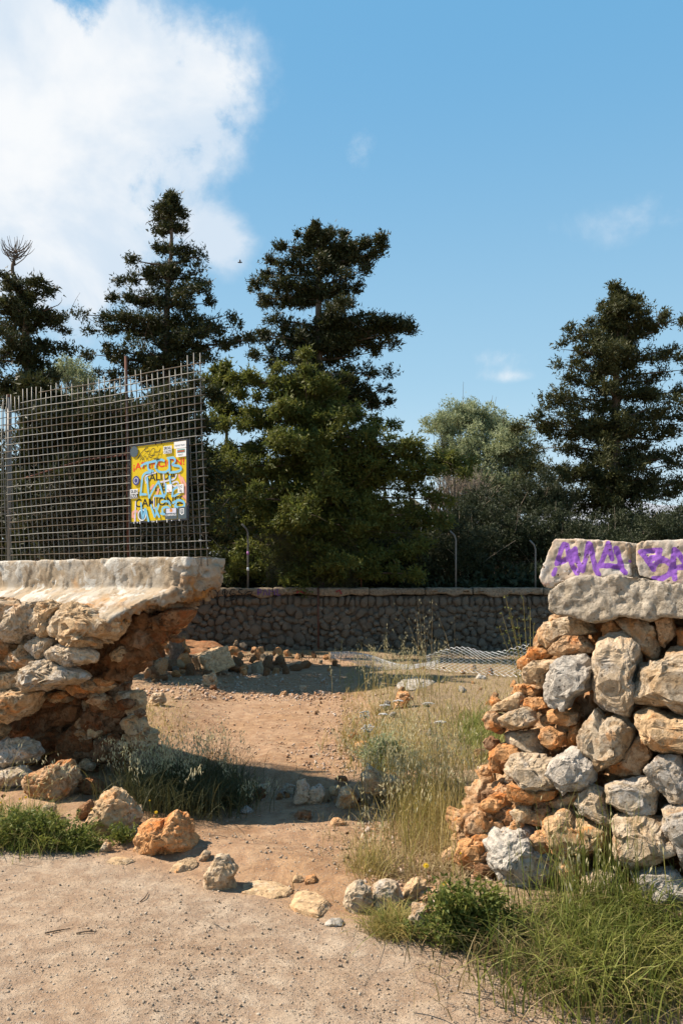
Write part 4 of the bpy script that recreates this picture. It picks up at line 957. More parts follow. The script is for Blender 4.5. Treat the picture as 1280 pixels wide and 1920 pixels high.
def mesh_fence():
    zb = 1.79; u1 = wall_uz(388, 1043, 0)[0]; u0 = wall_uz(22, 1050, 0)[0]
    t = thing('mesh_fence', 'welded steel mesh fence panel with bent wires above the left wall carrying the yellow sign', 'fence', tuple(wall_pt(-.6, 0, zb)))
    rng = np.random.default_rng(2)
    top = lambda u: zb+1.465+.01*math.sin(u*4)
    sp = .0594; nvw = int((u1-u0)/sp)+1; nh = 24
    def pt(u, z):
        k = (u-u1); lean = -.045*(z-zb)
        bow = .05*math.sin((z-zb)*1.6)*math.exp(-((u-u0-.3)/.5)**2)
        return wall_pt(u+lean-.02*bow, .0+bow+.008*math.sin(u*5+z*3), z)
    for i in range(nvw+1):
        u = u1-i*sp; tp = top(u)+rng.uniform(-.02, .05)+(.06 if i < 3 else 0)
        P = [pt(u+rng.normal(0, .0015), z) for z in np.linspace(zb-.04, tp, 10)]
        part('vertical_wire', *tube(P, .0042, 5), M['wire'] if rng.random() < .85 else M['wire_rust'], t)
    for j in range(nh+1):
        z = zb+.025+j*.0592; ur = u1+rng.uniform(.03, .055); ul = u0+rng.uniform(-.01, .05)
        if j > 22: ul += .25*(j-22)
        P = [pt(u, z+rng.normal(0, .001)+.012*math.exp(-((u-u0)/.4)**2)*math.sin(z*5))+nv*.006 for u in np.linspace(ul, ur, 22)]
        part('horizontal_wire', *tube(P, .0036, 5), M['wire'] if rng.random() < .75 else M['wire_rust'], t)
    # rusty stake behind the panel, rusty rod, tangled netting
    a = at(305, 1042, 6.6); b = at(306, 655, 6.6)
    us = (a-P0)@(-dv); ps = P0-dv*us-nv*.045
    s = thing('iron_stake', 'rust red iron stake standing behind the mesh panel and the sign', 'stake', (ps[0], ps[1], zb))
    hh = (1043-655)/F*ps[1]; part('pole', *tube([ps+UP*(zb-.05), ps+UP*(zb+hh*.5)+dv*.01, ps+UP*(zb+hh)+dv*.03], .012, 6), M['rust'], s)
    q = [(45, 897), (100, 880), (160, 862), (245, 852), (300, 845)]
    P = [wp(x, y, -.04) for x, y in q]; s = thing('iron_rod', 'bent rust red rod slanting behind the mesh panel left of the sign', 'rod', tuple(P[0])); part('rod', *tube(P, .007, 5), M['rust'], s)
    # tangled loose netting behind the panel
    tn = thing('wire_netting', 'crumpled loose wire netting tangled behind the mesh panel', 'wire netting', tuple(wall_pt(-.8, -.1, zb)))
    mb = MB()
    for k in range(150):
        px = rng.uniform(40, 385); py = 1050-rng.random()**1.3*210*np.interp(px, [40, 150, 385], [1, 1, .75]); p = wp(px, py, rng.uniform(-.25, -.05))
        d_ = rng.normal(size=3); d_[2] *= .6; d_ /= np.linalg.norm(d_); P = [p]; zz = rng.normal(size=3)
        for m_ in range(7):
            d_ = d_+rng.normal(0, .45, 3); d_ /= np.linalg.norm(d_); pn = P[-1]+d_*.04; pn[2] = max(pn[2], zb+.01); P.append(pn)
        mb.add(*tube(P, .0017, 3, False))
    c0 = [wp(60, 1045, -.08), wp(390, 1045, -.08)]
    def fn(u, v):
        f = u/1.9; p = wall_pt(u0+.12+u*.98, -.10-.06*math.sin(u*5+v*3), zb+v*(1+.1*math.sin(u*7))); return tuple(p+dv*.05*math.sin(v*7+u*2))
    V, Fc = chain_surface(26, 10, .068, fn, .0014); mb.add(V, Fc)
    V, Fc = mb.get(); part('netting', V, Fc, M['wire_rust'], tn, kind='stuff')
    # grey post at left and the next panel
    up = u0-.03; pb = wall_pt(up, .0, zb); hp = 1.47
    s = thing('fence_post', 'grey galvanised fence post at the left edge between two mesh panels', 'post', tuple(pb))
    part('pole', *tube([pb-UP*.05, pb+UP*hp*.5, pb+UP*hp-dv*.0], .019, 8), M['galv'], s)
    part('cap', *tube([pb+UP*hp, pb+UP*(hp+.02)], .021, 8), M['rust'], s)
    t2 = thing('mesh_fence', 'welded steel mesh fence panel at the left edge beyond the grey post', 'fence', tuple(wall_pt(up-.3, 0, zb)))
    for i in range(9):
        u = up-.045-i*sp; part('vertical_wire', *tube([wall_pt(u, 0, zb-.04), wall_pt(u, 0, zb+1.42)], .0036, 5), M['wire'], t2)
    for j in range(nh):
        z = zb+.025+j*.0605; part('horizontal_wire', *tube([wall_pt(up-.65, .006, z), wall_pt(up+.03, .006, z)], .0036, 5), M['wire'], t2)
mesh_fence()

# ================================================================== sign
def sign():
    off = .03
    c00 = wall_uz(247, 979, off); c10 = wall_uz(353, 975, off); c01 = wall_uz(247, 836, off); c11 = wall_uz(354, 826, off)
    Wd = c10[0]-c00[0]; Ht = ((c01[1]-c00[1])+(c11[1]-c10[1]))/2; z0 = (c00[1]+c10[1])/2
    org = wall_pt(c00[0], off, z0); eu = -dv
    root = thing('warning_sign', 'yellow warning sign covered in blue graffiti and stickers, wired to the mesh fence', 'sign', tuple(org))
    def P(u, v, k): return org+eu*(u*Wd)+UP*(v*Ht)+nv*(.0095+k*.0005)
    def flat(nm, polys, m, k, lab=None):
        mb = MB()
        for pl in polys:
            pts = [P(u, v, k) for u, v in pl]; n = len(pts); mb.add(pts, [(0, i, i+1) for i in range(1, n-1)])
        V, Fc = mb.get(); return part(nm, V, Fc, m, root, False, lab)
    V, Fc = box(org+eu*Wd/2+UP*Ht/2+nv*.004, (eu, UP, nv), (Wd/2, Ht/2, .005))
    yel = plain('yellow_enamel', (.68, .48, .008), .35, 0, .04, 8); part('panel', V, Fc, yel, root, False)
    dark = plain('dark_sign_frame', (.03, .035, .05), .4); mb = MB(); fw = .006
    for (cu, cv, hu, hv) in ((.5, 0, Wd/2+fw, fw*.7), (.5, 1, Wd/2+fw, fw*.7), (0, .5, fw*.7, Ht/2-fw), (1, .5, fw*.9, Ht/2-fw)):
        V, Fc = box(org+eu*Wd*cu+UP*Ht*cv+nv*.005, (eu, UP, nv), (hu, hv, .009)); mb.add(V, Fc)
    V, Fc = mb.get(); part('frame', V, Fc, dark, root, False)
    mk = {k: plain('sign_ink_'+k, c, .5, 0, .03) for k, c in dict(red=(.75, .03, .015), black=(.012, .012, .014), white=(.8, .8, .8), blue=(.20, .50, .72), navy=(.05, .06, .2), pink=(.78, .36, .26), lilac=(.62, .62, .74), grey=(.07, .10, .12), brown=(.42, .12, .06), teal=(.10, .35, .32), orange=(.7, .3, .1)).items()}
    def text(s, u, v, hgt, wid, m, k, nm='lettering', bold=0.0, rot=0.0):
        cu = bpy.data.curves.new('t', 'FONT'); cu.body = s; cu.size = 1; cu.offset = bold; ob = bpy.data.objects.new('t', cu); C.objects.link(ob)
        me = bpy.data.meshes.new_from_object(ob.evaluated_get(bpy.context.evaluated_depsgraph_get())); bpy.data.objects.remove(ob)
        bm = bmesh.new(); bm.from_mesh(me); bmesh.ops.triangulate(bm, faces=bm.faces)
        co = np.array([x.co[:] for x in bm.verts]); bm.verts.index_update(); Fc = np.array([[x.index for x in f.verts] for f in bm.faces]); bm.free(); bpy.data.meshes.remove(me)
        mn, mx = co.min(0), co.max(0); a = (co[:, 0]-mn[0])/(mx[0]-mn[0])*wid; b = (co[:, 1]-mn[1])/(mx[1]-mn[1])*hgt
        uu = u+a; vv = v+b+a*rot
        V = np.array([P(x, y, k) for x, y in zip(uu, vv)]); part(nm, V, Fc, m, root, False, 'the words '+s)
    # text layout (fractions of the panel, origin lower left)
    text('¡ATENCIÓN!', .05, .665, .135, .90, mk['red'], 1, bold=.012)
    text('SALIDA', .27, .52, .10, .54, mk['black'], 1, bold=.012)
    text('DE', .45, .385, .09, .18, mk['black'], 1, bold=.012)
    text('CAMIONES', .09, .195, .105, .85, mk['black'], 1, bold=.012)
    def ribbons(nm, strokes, wd, m, k, lab=None):
        """thick strokes with round ends; px in the crop of the sign"""
        mb = MB()
        for si, s in enumerate(strokes):
            pts = np.array([((x-195)/885.0, 1-(y-(290-(x-195)*.10))/1200.0) for x, y in s])
            pts = pts*np.array([Wd, Ht])
            # smooth
            t = np.linspace(0, len(pts)-1, (len(pts)-1)*5+1); pp = np.stack([np.interp(t, np.arange(len(pts)), pts[:, c]) for c in (0, 1)], -1)
            for _ in range(4): pp[1:-1] = .5*pp[1:-1]+.25*(pp[:-2]+pp[2:])
            T = np.gradient(pp, axis=0); T /= np.linalg.norm(T, axis=1)[:, None]+1e-9; Nn = np.stack([-T[:, 1], T[:, 0]], -1)
            n = len(pp); kk = k+.12*si
            ww = wd*(1+.12*np.sin(np.arange(n)*1.3+si))[:, None]
            a = pp+Nn*ww; b = pp-Nn*ww
            V = [org+eu*q[0]+UP*q[1]+nv*(.0095+kk*.0005) for q in np.concatenate([a, b])]
            Fc = [(i, i+1, n+i+1) for i in range(n-1)]+[(i, n+i+1, n+i) for i in range(n-1)]
            base = len(V)
            for e, sg in ((0, -1), (n-1, 1)):
                ang0 = math.atan2(Nn[e][1], Nn[e][0]); c = len(V); V.append(org+eu*pp[e][0]+UP*pp[e][1]+nv*(.0095+kk*.0005))
                for j in range(7):
                    an = ang0-sg*math.pi*j/6; q = pp[e]+wd*np.array([math.cos(an), math.sin(an)]); V.append(org+eu*q[0]+UP*q[1]+nv*(.0095+kk*.0005))
                Fc += [(c, c+1+j, c+2+j) for j in range(6)]
            mb.add(V, Fc)
        V, Fc = mb.get(); return part(nm, V, Fc, m, root, False, lab)
    ribbons('pink_scribble', [[(960, 740), (1010, 880), (1060, 1050), (1080, 1180)], [(1000, 780), (1070, 900), (1060, 1100), (1020, 1060)], [(230, 1400), (230, 1320), (290, 1300), (320, 1330)], [(250, 1380), (270, 1450)], [(560, 900), (520, 950)], [(640, 960), (620, 1040)]], .010, mk['pink'], 2)
    ribbons('lilac_scribble', [[(440, 830), (430, 760), (520, 720), (600, 700)], [(450, 860), (470, 800)], [(720, 700), (740, 900)], [(660, 850), (760, 830), (900, 800), (920, 730)], [(280, 1160), (275, 1300), (270, 1480)], [(570, 1080), (575, 1250)], [(860, 860), (920, 830), (960, 860), (900, 920), (850, 890)]], .006, mk['lilac'], 4)
    ribbons('blue_graffiti', [
        [(375, 600), (420, 560), (560, 530), (700, 500), (730, 520)], [(480, 560), (480, 660), (560, 680)], [(620, 540), (590, 620), (640, 690), (760, 700), (820, 640)],
        [(790, 480), (890, 470), (910, 530), (840, 590), (980, 600), (1000, 660), (930, 690), (830, 700)], [(810, 500), (820, 700)],
        [(360, 1050), (380, 900), (390, 760), (440, 700), (520, 700)], [(370, 1040), (450, 1040)], [(470, 780), (480, 950), (500, 1090)], [(500, 1090), (570, 950), (650, 840)], [(650, 840), (690, 960), (730, 1080)], [(590, 1060), (720, 1060)],
        [(760, 880), (770, 1000), (740, 1060)], [(820, 760), (830, 860), (850, 920)], [(860, 1060), (870, 960), (940, 920), (1020, 920), (980, 1000), (890, 1060)],
        [(370, 1180), (380, 1300), (400, 1440), (420, 1360), (440, 1240), (460, 1330), (490, 1450)], [(530, 1210), (570, 1330), (590, 1400), (620, 1300), (650, 1190)], [(600, 1250), (660, 1380)],
        [(720, 1330), (700, 1250), (770, 1220), (820, 1250)], [(690, 1330), (760, 1340)], [(700, 1150), (800, 1130), (830, 1200)], [(870, 1160), (960, 1110), (1040, 1140), (1050, 1210), (960, 1240), (900, 1200)], [(900, 1250), (930, 1120)]], .0088, mk['blue'], 8, 'thick sky blue graffiti tag')
    ribbons('black_tag', [[(315, 490), (370, 400), (430, 340), (490, 320), (470, 300), (430, 330), (440, 380), (500, 370)], [(345, 430), (380, 420), (400, 530), (440, 420), (470, 520), (520, 380)], [(510, 400), (560, 320), (600, 340), (580, 440), (520, 480), (500, 440), (600, 430)], [(600, 390), (660, 380), (690, 310), (650, 430), (620, 520)], [(580, 490), (690, 490), (620, 500)], [(320, 460), (370, 430), (360, 500)]], .0024, mk['black'], 12, 'thin black marker tag')
    def rect(u0, v0, u1, v1, m, k, nm='sticker', lab=None): return flat(nm, [[(u0, v0), (u1, v0), (u1, v1), (u0, v1)]], m, k, lab)
    def disc(u, v, r, m, k, nm='sticker', lab=None): flat(nm, [[(u+r*math.cos(a), v+r*Wd/Ht*math.sin(a)) for a in np.linspace(0, 2*math.pi, 21)[:-1]]], m, k, lab)
    K = 12
    disc(.075, .925, .072, mk['grey'], K, lab='round dark sticker'); disc(.11, .545, .062, mk['navy'], K, lab='round navy sticker'); disc(.11, .545, .040, mk['lilac'], K+1, 'sticker_print'); disc(.11, .545, .030, mk['navy'], K+2, 'sticker_print')
    rect(.60, .85, .745, .945, mk['white'], K, lab='white sticker reading SIRDUL CULOTE'); text('CULOTE', .61, .855, .038, .125, mk['black'], K+1, 'sticker_print', .02); text('SIRDUL', .61, .902, .036, .125, mk['black'], K+1, 'sticker_print', .02)
    rect(.785, .90, .99, .985, mk['white'], K, lab='white strip sticker'); text('ROLAND TRUNK', .80, .925, .022, .17, mk['grey'], K+1, 'sticker_print')
    rect(.82, .79, .99, .895, mk['white'], K, lab='white sticker with a small picture'); rect(.84, .84, .97, .885, mk['teal'], K+1, 'sticker_print'); rect(.845, .848, .965, .873, mk['brown'], K+2, 'sticker_print'); text('VIADUCT', .85, .806, .02, .09, mk['black'], K+1, 'sticker_print')
    rect(.0, .315, .145, .435, mk['white'], K, lab='white sticker reading SILEN TRUCK'); rect(.008, .32, .145, .372, mk['black'], K+1, 'sticker_print'); text('SILEN', .012, .383, .042, .125, mk['black'], K+1, 'sticker_print', .02); text('TRUCK', .012, .325, .040, .125, mk['white'], K+2, 'sticker_print', .02)
    rect(.655, .36, .75, .455, mk['white'], K, lab='white sticker with pink scrawl'); ribbons('sticker_print', [[(790, 960), (830, 970), (800, 1010), (850, 1020)]], .0015, mk['pink'], K+2)
    rect(.85, .335, .95, .445, mk['white'], K, lab='white rounded sticker reading YO NO'); text('YO', .875, .40, .03, .05, mk['black'], K+1, 'sticker_print'); text('NO', .875, .345, .03, .05, mk['black'], K+1, 'sticker_print')
    rect(.63, .015, .835, .155, mk['grey'], K, lab='dark picture sticker'); rect(.65, .09, .82, .15, mk['lilac'], K+1, 'sticker_print'); disc(.735, .125, .025, mk['orange'], K+2, 'sticker_print'); text('CAMINEROS', .64, .055, .025, .185, mk['white'], K+1, 'sticker_print', .02)
    rect(.85, .01, .995, .16, mk['grey'], K, lab='black sticker with a white shield'); flat('sticker_print', [[(.885, .075), (.92, .055), (.955, .075), (.955, .14), (.885, .14)]], mk['white'], K+1); flat('sticker_print', [[(.897, .085), (.92, .07), (.943, .085), (.943, .13), (.897, .13)]], mk['grey'], K+2); text('38', .902, .088, .035, .036, mk['white'], K+3, 'sticker_print')
    disc(.215, .09, .085, mk['black'], 6.5, lab='round sticker showing through the blue paint'); disc(.215, .09, .078, mk['white'], 7, 'sticker_print'); disc(.215, .09, .062, mk['grey'], 7.4, 'sticker_print')
    for u in (.46, .56):
        Pp = [P(u, .985, 0)-nv*.02, P(u, .985, 0)+nv*.006, P(u, 1.03, 0)+nv*.006, P(u, 1.05, 0)-nv*.025]; part('wire_tie', *tube(Pp, .003, 4), M['rust'], root)
    mb = MB()
    for u in (.08, .14, .19, .41, .44, .49, .67, .75, .88): mb.add(*box(P(u, -.005, 18), (eu, UP, nv), (.003, .008+.004*math.sin(u*40), .0006)))
    V, Fc = mb.get(); part('paint_drips', V, Fc, mk['white'], root, False)
sign()

# ================================================================== trees
def sprays(cent, rad_, n, size, up=.5, aspect=.42, rng=RNG, droop=0.0, tuft=10):
    """clumps -> small tufts -> lance shaped sprays (one triangle each)"""
    m = max(1, int(round(n/tuft))); cent = np.asarray(cent); rad_ = np.asarray(rad_)
    M1 = len(cent)*m; c = np.repeat(cent, m, 0); r = np.repeat(rad_, m)
    d = rng.normal(size=(M1, 3)); d /= np.linalg.norm(d, axis=1)[:, None]
    tc_ = c+d*(r*rng.random(M1)**.5)[:, None]*np.array([1, 1, .55]); td = d*.7+np.array([0, 0, up])+rng.normal(0, .4, (M1, 3)); td /= np.linalg.norm(td, axis=1)[:, None]
    tr_ = size*rng.uniform(.4, 1.7, M1)
    N = M1*tuft; p0 = np.repeat(tc_, tuft, 0); ax0 = np.repeat(td, tuft, 0); tr2 = np.repeat(tr_, tuft)
    j = rng.normal(size=(N, 3)); p = p0+j*(tr2*.42)[:, None]+ax0*(tr2*rng.uniform(-.6, .9, N))[:, None]
    ax = ax0+rng.normal(0, .5, (N, 3)); ax[:, 2] -= droop; ax /= np.linalg.norm(ax, axis=1)[:, None]
    sd = np.cross(ax, rng.normal(size=(N, 3))); sd /= np.linalg.norm(sd, axis=1)[:, None]+1e-9
    L = size*rng.uniform(.6, 1.3, N)[:, None]; wd = L*aspect
    V = np.stack([p-sd*wd*.5, p+sd*wd*.5, p+ax*L], 1).reshape(-1, 3); i = np.arange(N)[:, None]*3
    return V, i+[0, 1, 2]
def smooth_path(P, n=8):
    P = np.array(P, float); t = np.linspace(0, len(P)-1, n); q = np.stack([np.interp(t, np.arange(len(P)), P[:, c]) for c in range(3)], -1)
    q[1:-1] = .5*q[1:-1]+.25*(q[:-2]+q[2:]); return q
def conifer(label, D, trunk, tips, mt, r0=.17, clump=.34, leaf=.12, n=70, depth=2.2, extra=0, group=None, seed=1, up=.45, cat='tree', name='cypress_tree', trunkmat=None, step=.42, rise=.10, nfull=1.0):
    """trunk: [(px,py)...] bottom to top; tips: [(px,py)] branch ends seen in outline; further branches fill the depth"""
    rng = np.random.default_rng(seed)
    tp = np.array([at(px, py, D) for px, py in trunk]); base = tp[0].copy(); base[2] = 0
    t = thing(name, label, cat, tuple(base), group)
    tr = smooth_path(np.vstack([base, tp]), 24); R = np.linspace(r0, .02, 24)
    part('trunk', *tube(tr, R, 10), trunkmat or M['bark'], t)
    wood = MB(); cs = []; rs = []
    ztop = tp[-1][2]
    def tx(z): return np.array([np.interp(z, tr[:, 2], tr[:, c]) for c in range(3)])
    def branch(tip, rsz):
        rsz = rsz*float(np.clip(.42+.58*(ztop+.3-tip[2])/1.8, .42, 1))
        L0 = np.linalg.norm(tip[:2]-tx(tip[2])[:2]); zs = min(tip[2]-rise*L0-.05*rng.random(), ztop-.1) if rise else tip[2]
        zs = max(zs, tr[0][2]+.5); s = tx(zs); mid = (s+tip)/2+np.array([0, 0, rng.normal(0, .06)*L0]); L = np.linalg.norm(tip-s)
        if L < .15: cs.append(tip); rs.append(rsz*.6); return
        P = smooth_path([s, s*.6+mid*.4+rng.normal(0, .04, 3)*L*.5, mid, tip], 9); wood.add(*tube(P, np.linspace(.035+.012*L, .006, 9), 5, False))
        k = max(2, int(L/step)); 
        for i in range(k+1):
            f = (i+.3)/(k+.3); f = .22+.78*f
            c = np.array([np.interp(f*8, range(9), P[:, q]) for q in range(3)])
            sz = rsz*(1.12-.5*f)*rng.uniform(.75, 1.2)
            cs.append(c+rng.normal(0, .08, 3)*rsz*2); rs.append(sz)
            if rng.random() < .4:
                e = c+rng.normal(0, 1.3, 3)*sz; wood.add(*tube(smooth_path([c, (c+e)/2+rng.normal(0, .04, 3), e], 4), [.008, .006, .004, .002], 3, False))
            if rng.random() < .12: cs.pop(); rs.pop()
            if rng.random() < .70:
                o = rng.normal(0, .9, 3)*sz; o[2] = -abs(o[2])*.4; cs.append(c+o); rs.append(sz*.75)
    for tpx in tips:
        px, py = tpx[:2]; dd = rng.normal(0, .35) if len(tpx) < 3 else tpx[2]
        branch(at(px, py+.45*clump/D*F, D+dd), clump*rng.uniform(.75, 1.25))
    # branches towards and away from the viewer, half widths taken from the outline
    zs = np.array([at(px, py, D)[2] for px, py, *_ in tips]); hw = np.array([abs(at(px, py, D)[0]-tx(at(px, py, D)[2])[0]) for px, py, *_ in tips])
    for k in range(extra):
        z = rng.uniform(max(zs.min(), .8), zs.max()); ww = np.exp(-((zs-z)/.6)**2); half = (ww@hw)/(ww.sum()+1e-6) if ww.sum() > .05 else hw.min()
        half *= rng.uniform(.6, .95); a = rng.choice([-1, 1])*math.pi/2+rng.normal(0, .55)
        c = tx(z); branch(np.array([c[0]+half*math.cos(a), c[1]+min(half, depth)*math.sin(a), z]), clump)
    part('branches', *wood.get(), trunkmat or M['bark'], t)
    cs = np.array(cs); rs = np.array(rs); V, Fc = sprays(cs, rs, n, leaf, up, rng=rng)
    part('crown', V, Fc, M[mt], t, False)
    return t
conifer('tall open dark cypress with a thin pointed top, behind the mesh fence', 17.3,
    [(308, 1040), (312, 700), (313, 560), (322, 470), (322, 362)],
    [(322, 358), (305, 385), (340, 392), (345, 420), (275, 408), (295, 425), (300, 455), (250, 478), (385, 472), (360, 462), (330, 500), (278, 505), (232, 518), (375, 535), (350, 530), (215, 548), (250, 545), (390, 560),
     (240, 582), (160, 582), (200, 590), (225, 610), (430, 580), (405, 600), (440, 605), (165, 610), (385, 612), (350, 590), (168, 655), (200, 640), (190, 690), (230, 680), (468, 625), (430, 632), (395, 655), (350, 640), (270, 640), (270, 690), (345, 680), (215, 700)],
    'cypress', r0=.13, clump=.24, leaf=.075, n=170, extra=8, seed=3, depth=1.2, step=.34)
conifer('leaning dark cypress with a bare dead top at the left edge', 15.5,
    [(66, 1040), (60, 730), (50, 640), (46, 580), (32, 525), (24, 508)],
    [(75, 520), (95, 535), (110, 560), (130, 580), (120, 605), (105, 590), (124, 640), (85, 640), (0, 555), (-20, 590), (-30, 620), (5, 600), (-40, 660), (0, 655), (60, 680), (100, 690), (-20, 700), (20, 715), (80, 725), (-50, 730), (-40, 560), (10, 745), (70, 760)],
    'cypress', r0=.13, clump=.27, leaf=.075, n=180, extra=12, seed=4, depth=1.3, step=.36)
conifer('tallest dark dense cypress with two crooked limbs reaching right, in the middle', 20.3,
    [(600, 1040), (600, 800), (598, 700), (597, 560), (596, 480), (592, 432)],
    [(592, 418), (560, 432), (620, 425), (645, 430), (585, 440), (530, 450), (505, 478), (550, 470), (660, 455), (675, 480), (716, 438, -.3), (700, 465, -.3), (690, 475), (680, 500), (672, 530), (660, 560), (500, 505), (475, 522), (480, 555), (500, 550), (520, 520), (505, 590), (495, 615),
     (468, 620), (480, 655), (520, 640), (510, 670), (640, 590), (660, 640), (700, 600, -.4), (770, 606, -.5), (745, 592, -.5), (722, 575, -.5), (725, 625), (735, 640), (700, 650), (730, 690), (725, 720), (728, 748), (700, 740), (715, 765), (660, 700), (680, 720), (520, 700), (560, 690), (640, 540), (545, 560), (560, 620), (540, 600), (714, 436, -.3), (712, 450, -.3), (706, 462, -.3), (764, 600, -.5), (752, 604, -.5), (738, 590, -.5), (720, 596, -.5), (700, 585, -.5)],
    'cypress', r0=.20, clump=.31, leaf=.085, n=240, extra=14, seed=5, depth=2.4, step=.40)
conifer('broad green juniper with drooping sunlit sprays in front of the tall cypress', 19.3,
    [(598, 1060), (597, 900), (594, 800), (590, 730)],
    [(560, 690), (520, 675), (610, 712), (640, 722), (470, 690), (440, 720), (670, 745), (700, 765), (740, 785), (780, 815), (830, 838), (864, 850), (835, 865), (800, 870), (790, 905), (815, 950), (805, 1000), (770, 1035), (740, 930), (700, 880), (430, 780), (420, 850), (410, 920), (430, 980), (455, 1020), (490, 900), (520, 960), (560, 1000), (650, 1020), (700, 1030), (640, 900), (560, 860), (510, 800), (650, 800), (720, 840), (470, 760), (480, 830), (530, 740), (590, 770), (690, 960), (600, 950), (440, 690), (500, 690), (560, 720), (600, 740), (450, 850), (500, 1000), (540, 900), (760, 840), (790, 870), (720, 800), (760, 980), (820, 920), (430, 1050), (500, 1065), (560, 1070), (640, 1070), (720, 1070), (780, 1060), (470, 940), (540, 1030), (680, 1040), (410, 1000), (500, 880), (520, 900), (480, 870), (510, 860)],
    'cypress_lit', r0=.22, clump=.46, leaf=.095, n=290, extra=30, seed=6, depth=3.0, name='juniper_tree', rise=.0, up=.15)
conifer('wide bushy bronze green cypress standing apart on the right', 24.0,
    [(1156, 1040), (1153, 780), (1155, 640), (1165, 560)],
    [(1164, 538), (1150, 560), (1195, 545), (1180, 570), (1130, 560), (1110, 590), (1140, 585), (1200, 600), (1060, 610), (1085, 620), (1050, 642), (1100, 650), (1045, 668), (1240, 580), (1225, 610), (1280, 588), (1260, 640), (1240, 660), (1065, 700), (1030, 728), (1050, 740), (1250, 700), (1290, 680), (1300, 720), (975, 786), (1000, 772), (1025, 765), (1000, 830), (1040, 800), (1260, 760), (1310, 780), (1320, 830), (1280, 850), (985, 870), (1020, 860), (990, 915), (1040, 920), (1060, 880), (1250, 900), (1300, 900), (1330, 960), (1240, 960), (1080, 950), (1120, 980), (1200, 990), (1280, 1000), (1100, 720), (1200, 720), (1120, 800), (1200, 820), (1220, 890), (1100, 900), (1150, 930), (1050, 980), (1280, 950), (1350, 880), (1340, 760), (1180, 960)],
    'cypress_brown', r0=.24, clump=.46, leaf=.10, n=260, extra=26, seed=7, depth=2.4, step=.52)
conifer('low dark cypress crowding behind the left end of the mesh fence', 12.6, [(120, 1040), (120, 850), (118, 760)],
    [(118, 752), (60, 770), (20, 790), (180, 755), (230, 735), (260, 745), (-20, 830), (240, 800), (20, 870), (200, 860), (-10, 930), (60, 950), (150, 940), (220, 930), (240, 990), (-20, 1000), (80, 1010), (170, 1010), (100, 860), (60, 820), (280, 760)],
    'cypress', r0=.12, clump=.42, leaf=.09, n=230, extra=24, seed=8)
conifer('low dark cypress behind the sign', 13.2, [(330, 1040), (330, 850), (332, 740)],
    [(332, 725), (290, 735), (370, 700), (395, 720), (270, 780), (390, 780), (260, 850), (400, 850), (270, 920), (405, 910), (280, 990), (400, 990), (330, 960), (340, 880), (330, 800), (390, 1030), (300, 1030)],
    'cypress', r0=.12, clump=.42, leaf=.09, n=230, extra=24, seed=9)
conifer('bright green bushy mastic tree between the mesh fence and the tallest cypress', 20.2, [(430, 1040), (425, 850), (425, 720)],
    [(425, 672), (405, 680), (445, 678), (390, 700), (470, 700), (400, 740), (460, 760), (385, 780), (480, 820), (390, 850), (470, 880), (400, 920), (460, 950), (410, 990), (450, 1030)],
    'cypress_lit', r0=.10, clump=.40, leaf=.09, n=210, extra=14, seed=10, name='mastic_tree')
conifer('dark bushy cypress filling the gap between the two left cypresses, behind the mesh fence', 15.0, [(215, 1040), (215, 850), (215, 760)],
    [(215, 745), (150, 770), (280, 770), (110, 820), (330, 790), (100, 880), (340, 860), (110, 950), (340, 930), (130, 1010), (330, 1010), (220, 960), (200, 860), (260, 900), (60, 800), (380, 840), (20, 860)],
    'cypress', r0=.12, clump=.5, leaf=.12, n=150, extra=30, seed=13, depth=1.6)
conifer('dark cypress standing left of the picture edge, only its right branches in view', 16.6, [(-170, 1040), (-170, 800), (-170, 640)],
    [(-170, 600), (-100, 680), (-240, 690), (-60, 760), (-280, 760), (-30, 830), (-300, 850), (-40, 920), (-290, 940), (-50, 1000), (-170, 700), (-170, 800), (-170, 900)],
    'cypress', r0=.14, clump=.5, leaf=.12, n=130, extra=26, seed=14, depth=1.8)

def leafy(name, label, D, blobs, mt, leaf=.06, n=120, step=.5, seed=1, cat='tree', stems=7, wood='bark', up=.6, group=None, asp=.35, base_px=None):
    """broad crown: blobs (px,py,r_px); stems fan out of one foot"""
    rng = np.random.default_rng(seed); cx = base_px or np.mean([b[0] for b in blobs]); foot = at(cx, 1080, D); foot[2] = .05
    t = thing(name, label, cat, tuple(foot), group); cs = []; rs = []; mb = MB()
    for (px, py, r) in blobs:
        R = r/F*D; c = at(px, py, D+rng.normal(0, R*.5)); m = max(5, int((R/step)**2*24))
        for _ in range(m):
            d = rng.normal(size=3); d /= np.linalg.norm(d); cs.append(c+d*R*rng.uniform(.2, .95)*np.array([1, .9, .95])); rs.append(step*.6*rng.uniform(.6, 1.2))
        P = smooth_path([foot+rng.normal(0, .1, 3)*np.array([1, 1, 0]), (foot*.5+c*.5)+rng.normal(0, .15, 3), c-UP*R*.3, c+UP*R*.5], 9); mb.add(*tube(P, np.linspace(.05, .01, 9), 5, False))
        for _ in range(stems):
            e = c+rng.normal(0, .55, 3)*R; s = P[int(rng.integers(3, 7))]; mb.add(*tube(smooth_path([s, (s+e)/2+rng.normal(0, .08, 3), e], 5), np.linspace(.016, .004, 5), 4, False))
    V, Fc = mb.get(); part('trunk', V, Fc, M[wood], t)
    V, Fc = sprays(np.array(cs), np.array(rs), n, leaf, up, asp, rng); part('crown', V, Fc, M[mt], t, False)
leafy('olive_tree', 'pale silvery olive tree with a rounded top, beyond the wall right of the middle', 27, [(895, 785, 44), (860, 785, 40), (920, 790, 34), (825, 805, 36), (890, 840, 50), (840, 860, 46), (880, 900, 44)], 'olive', .085, 170, .55, 21)
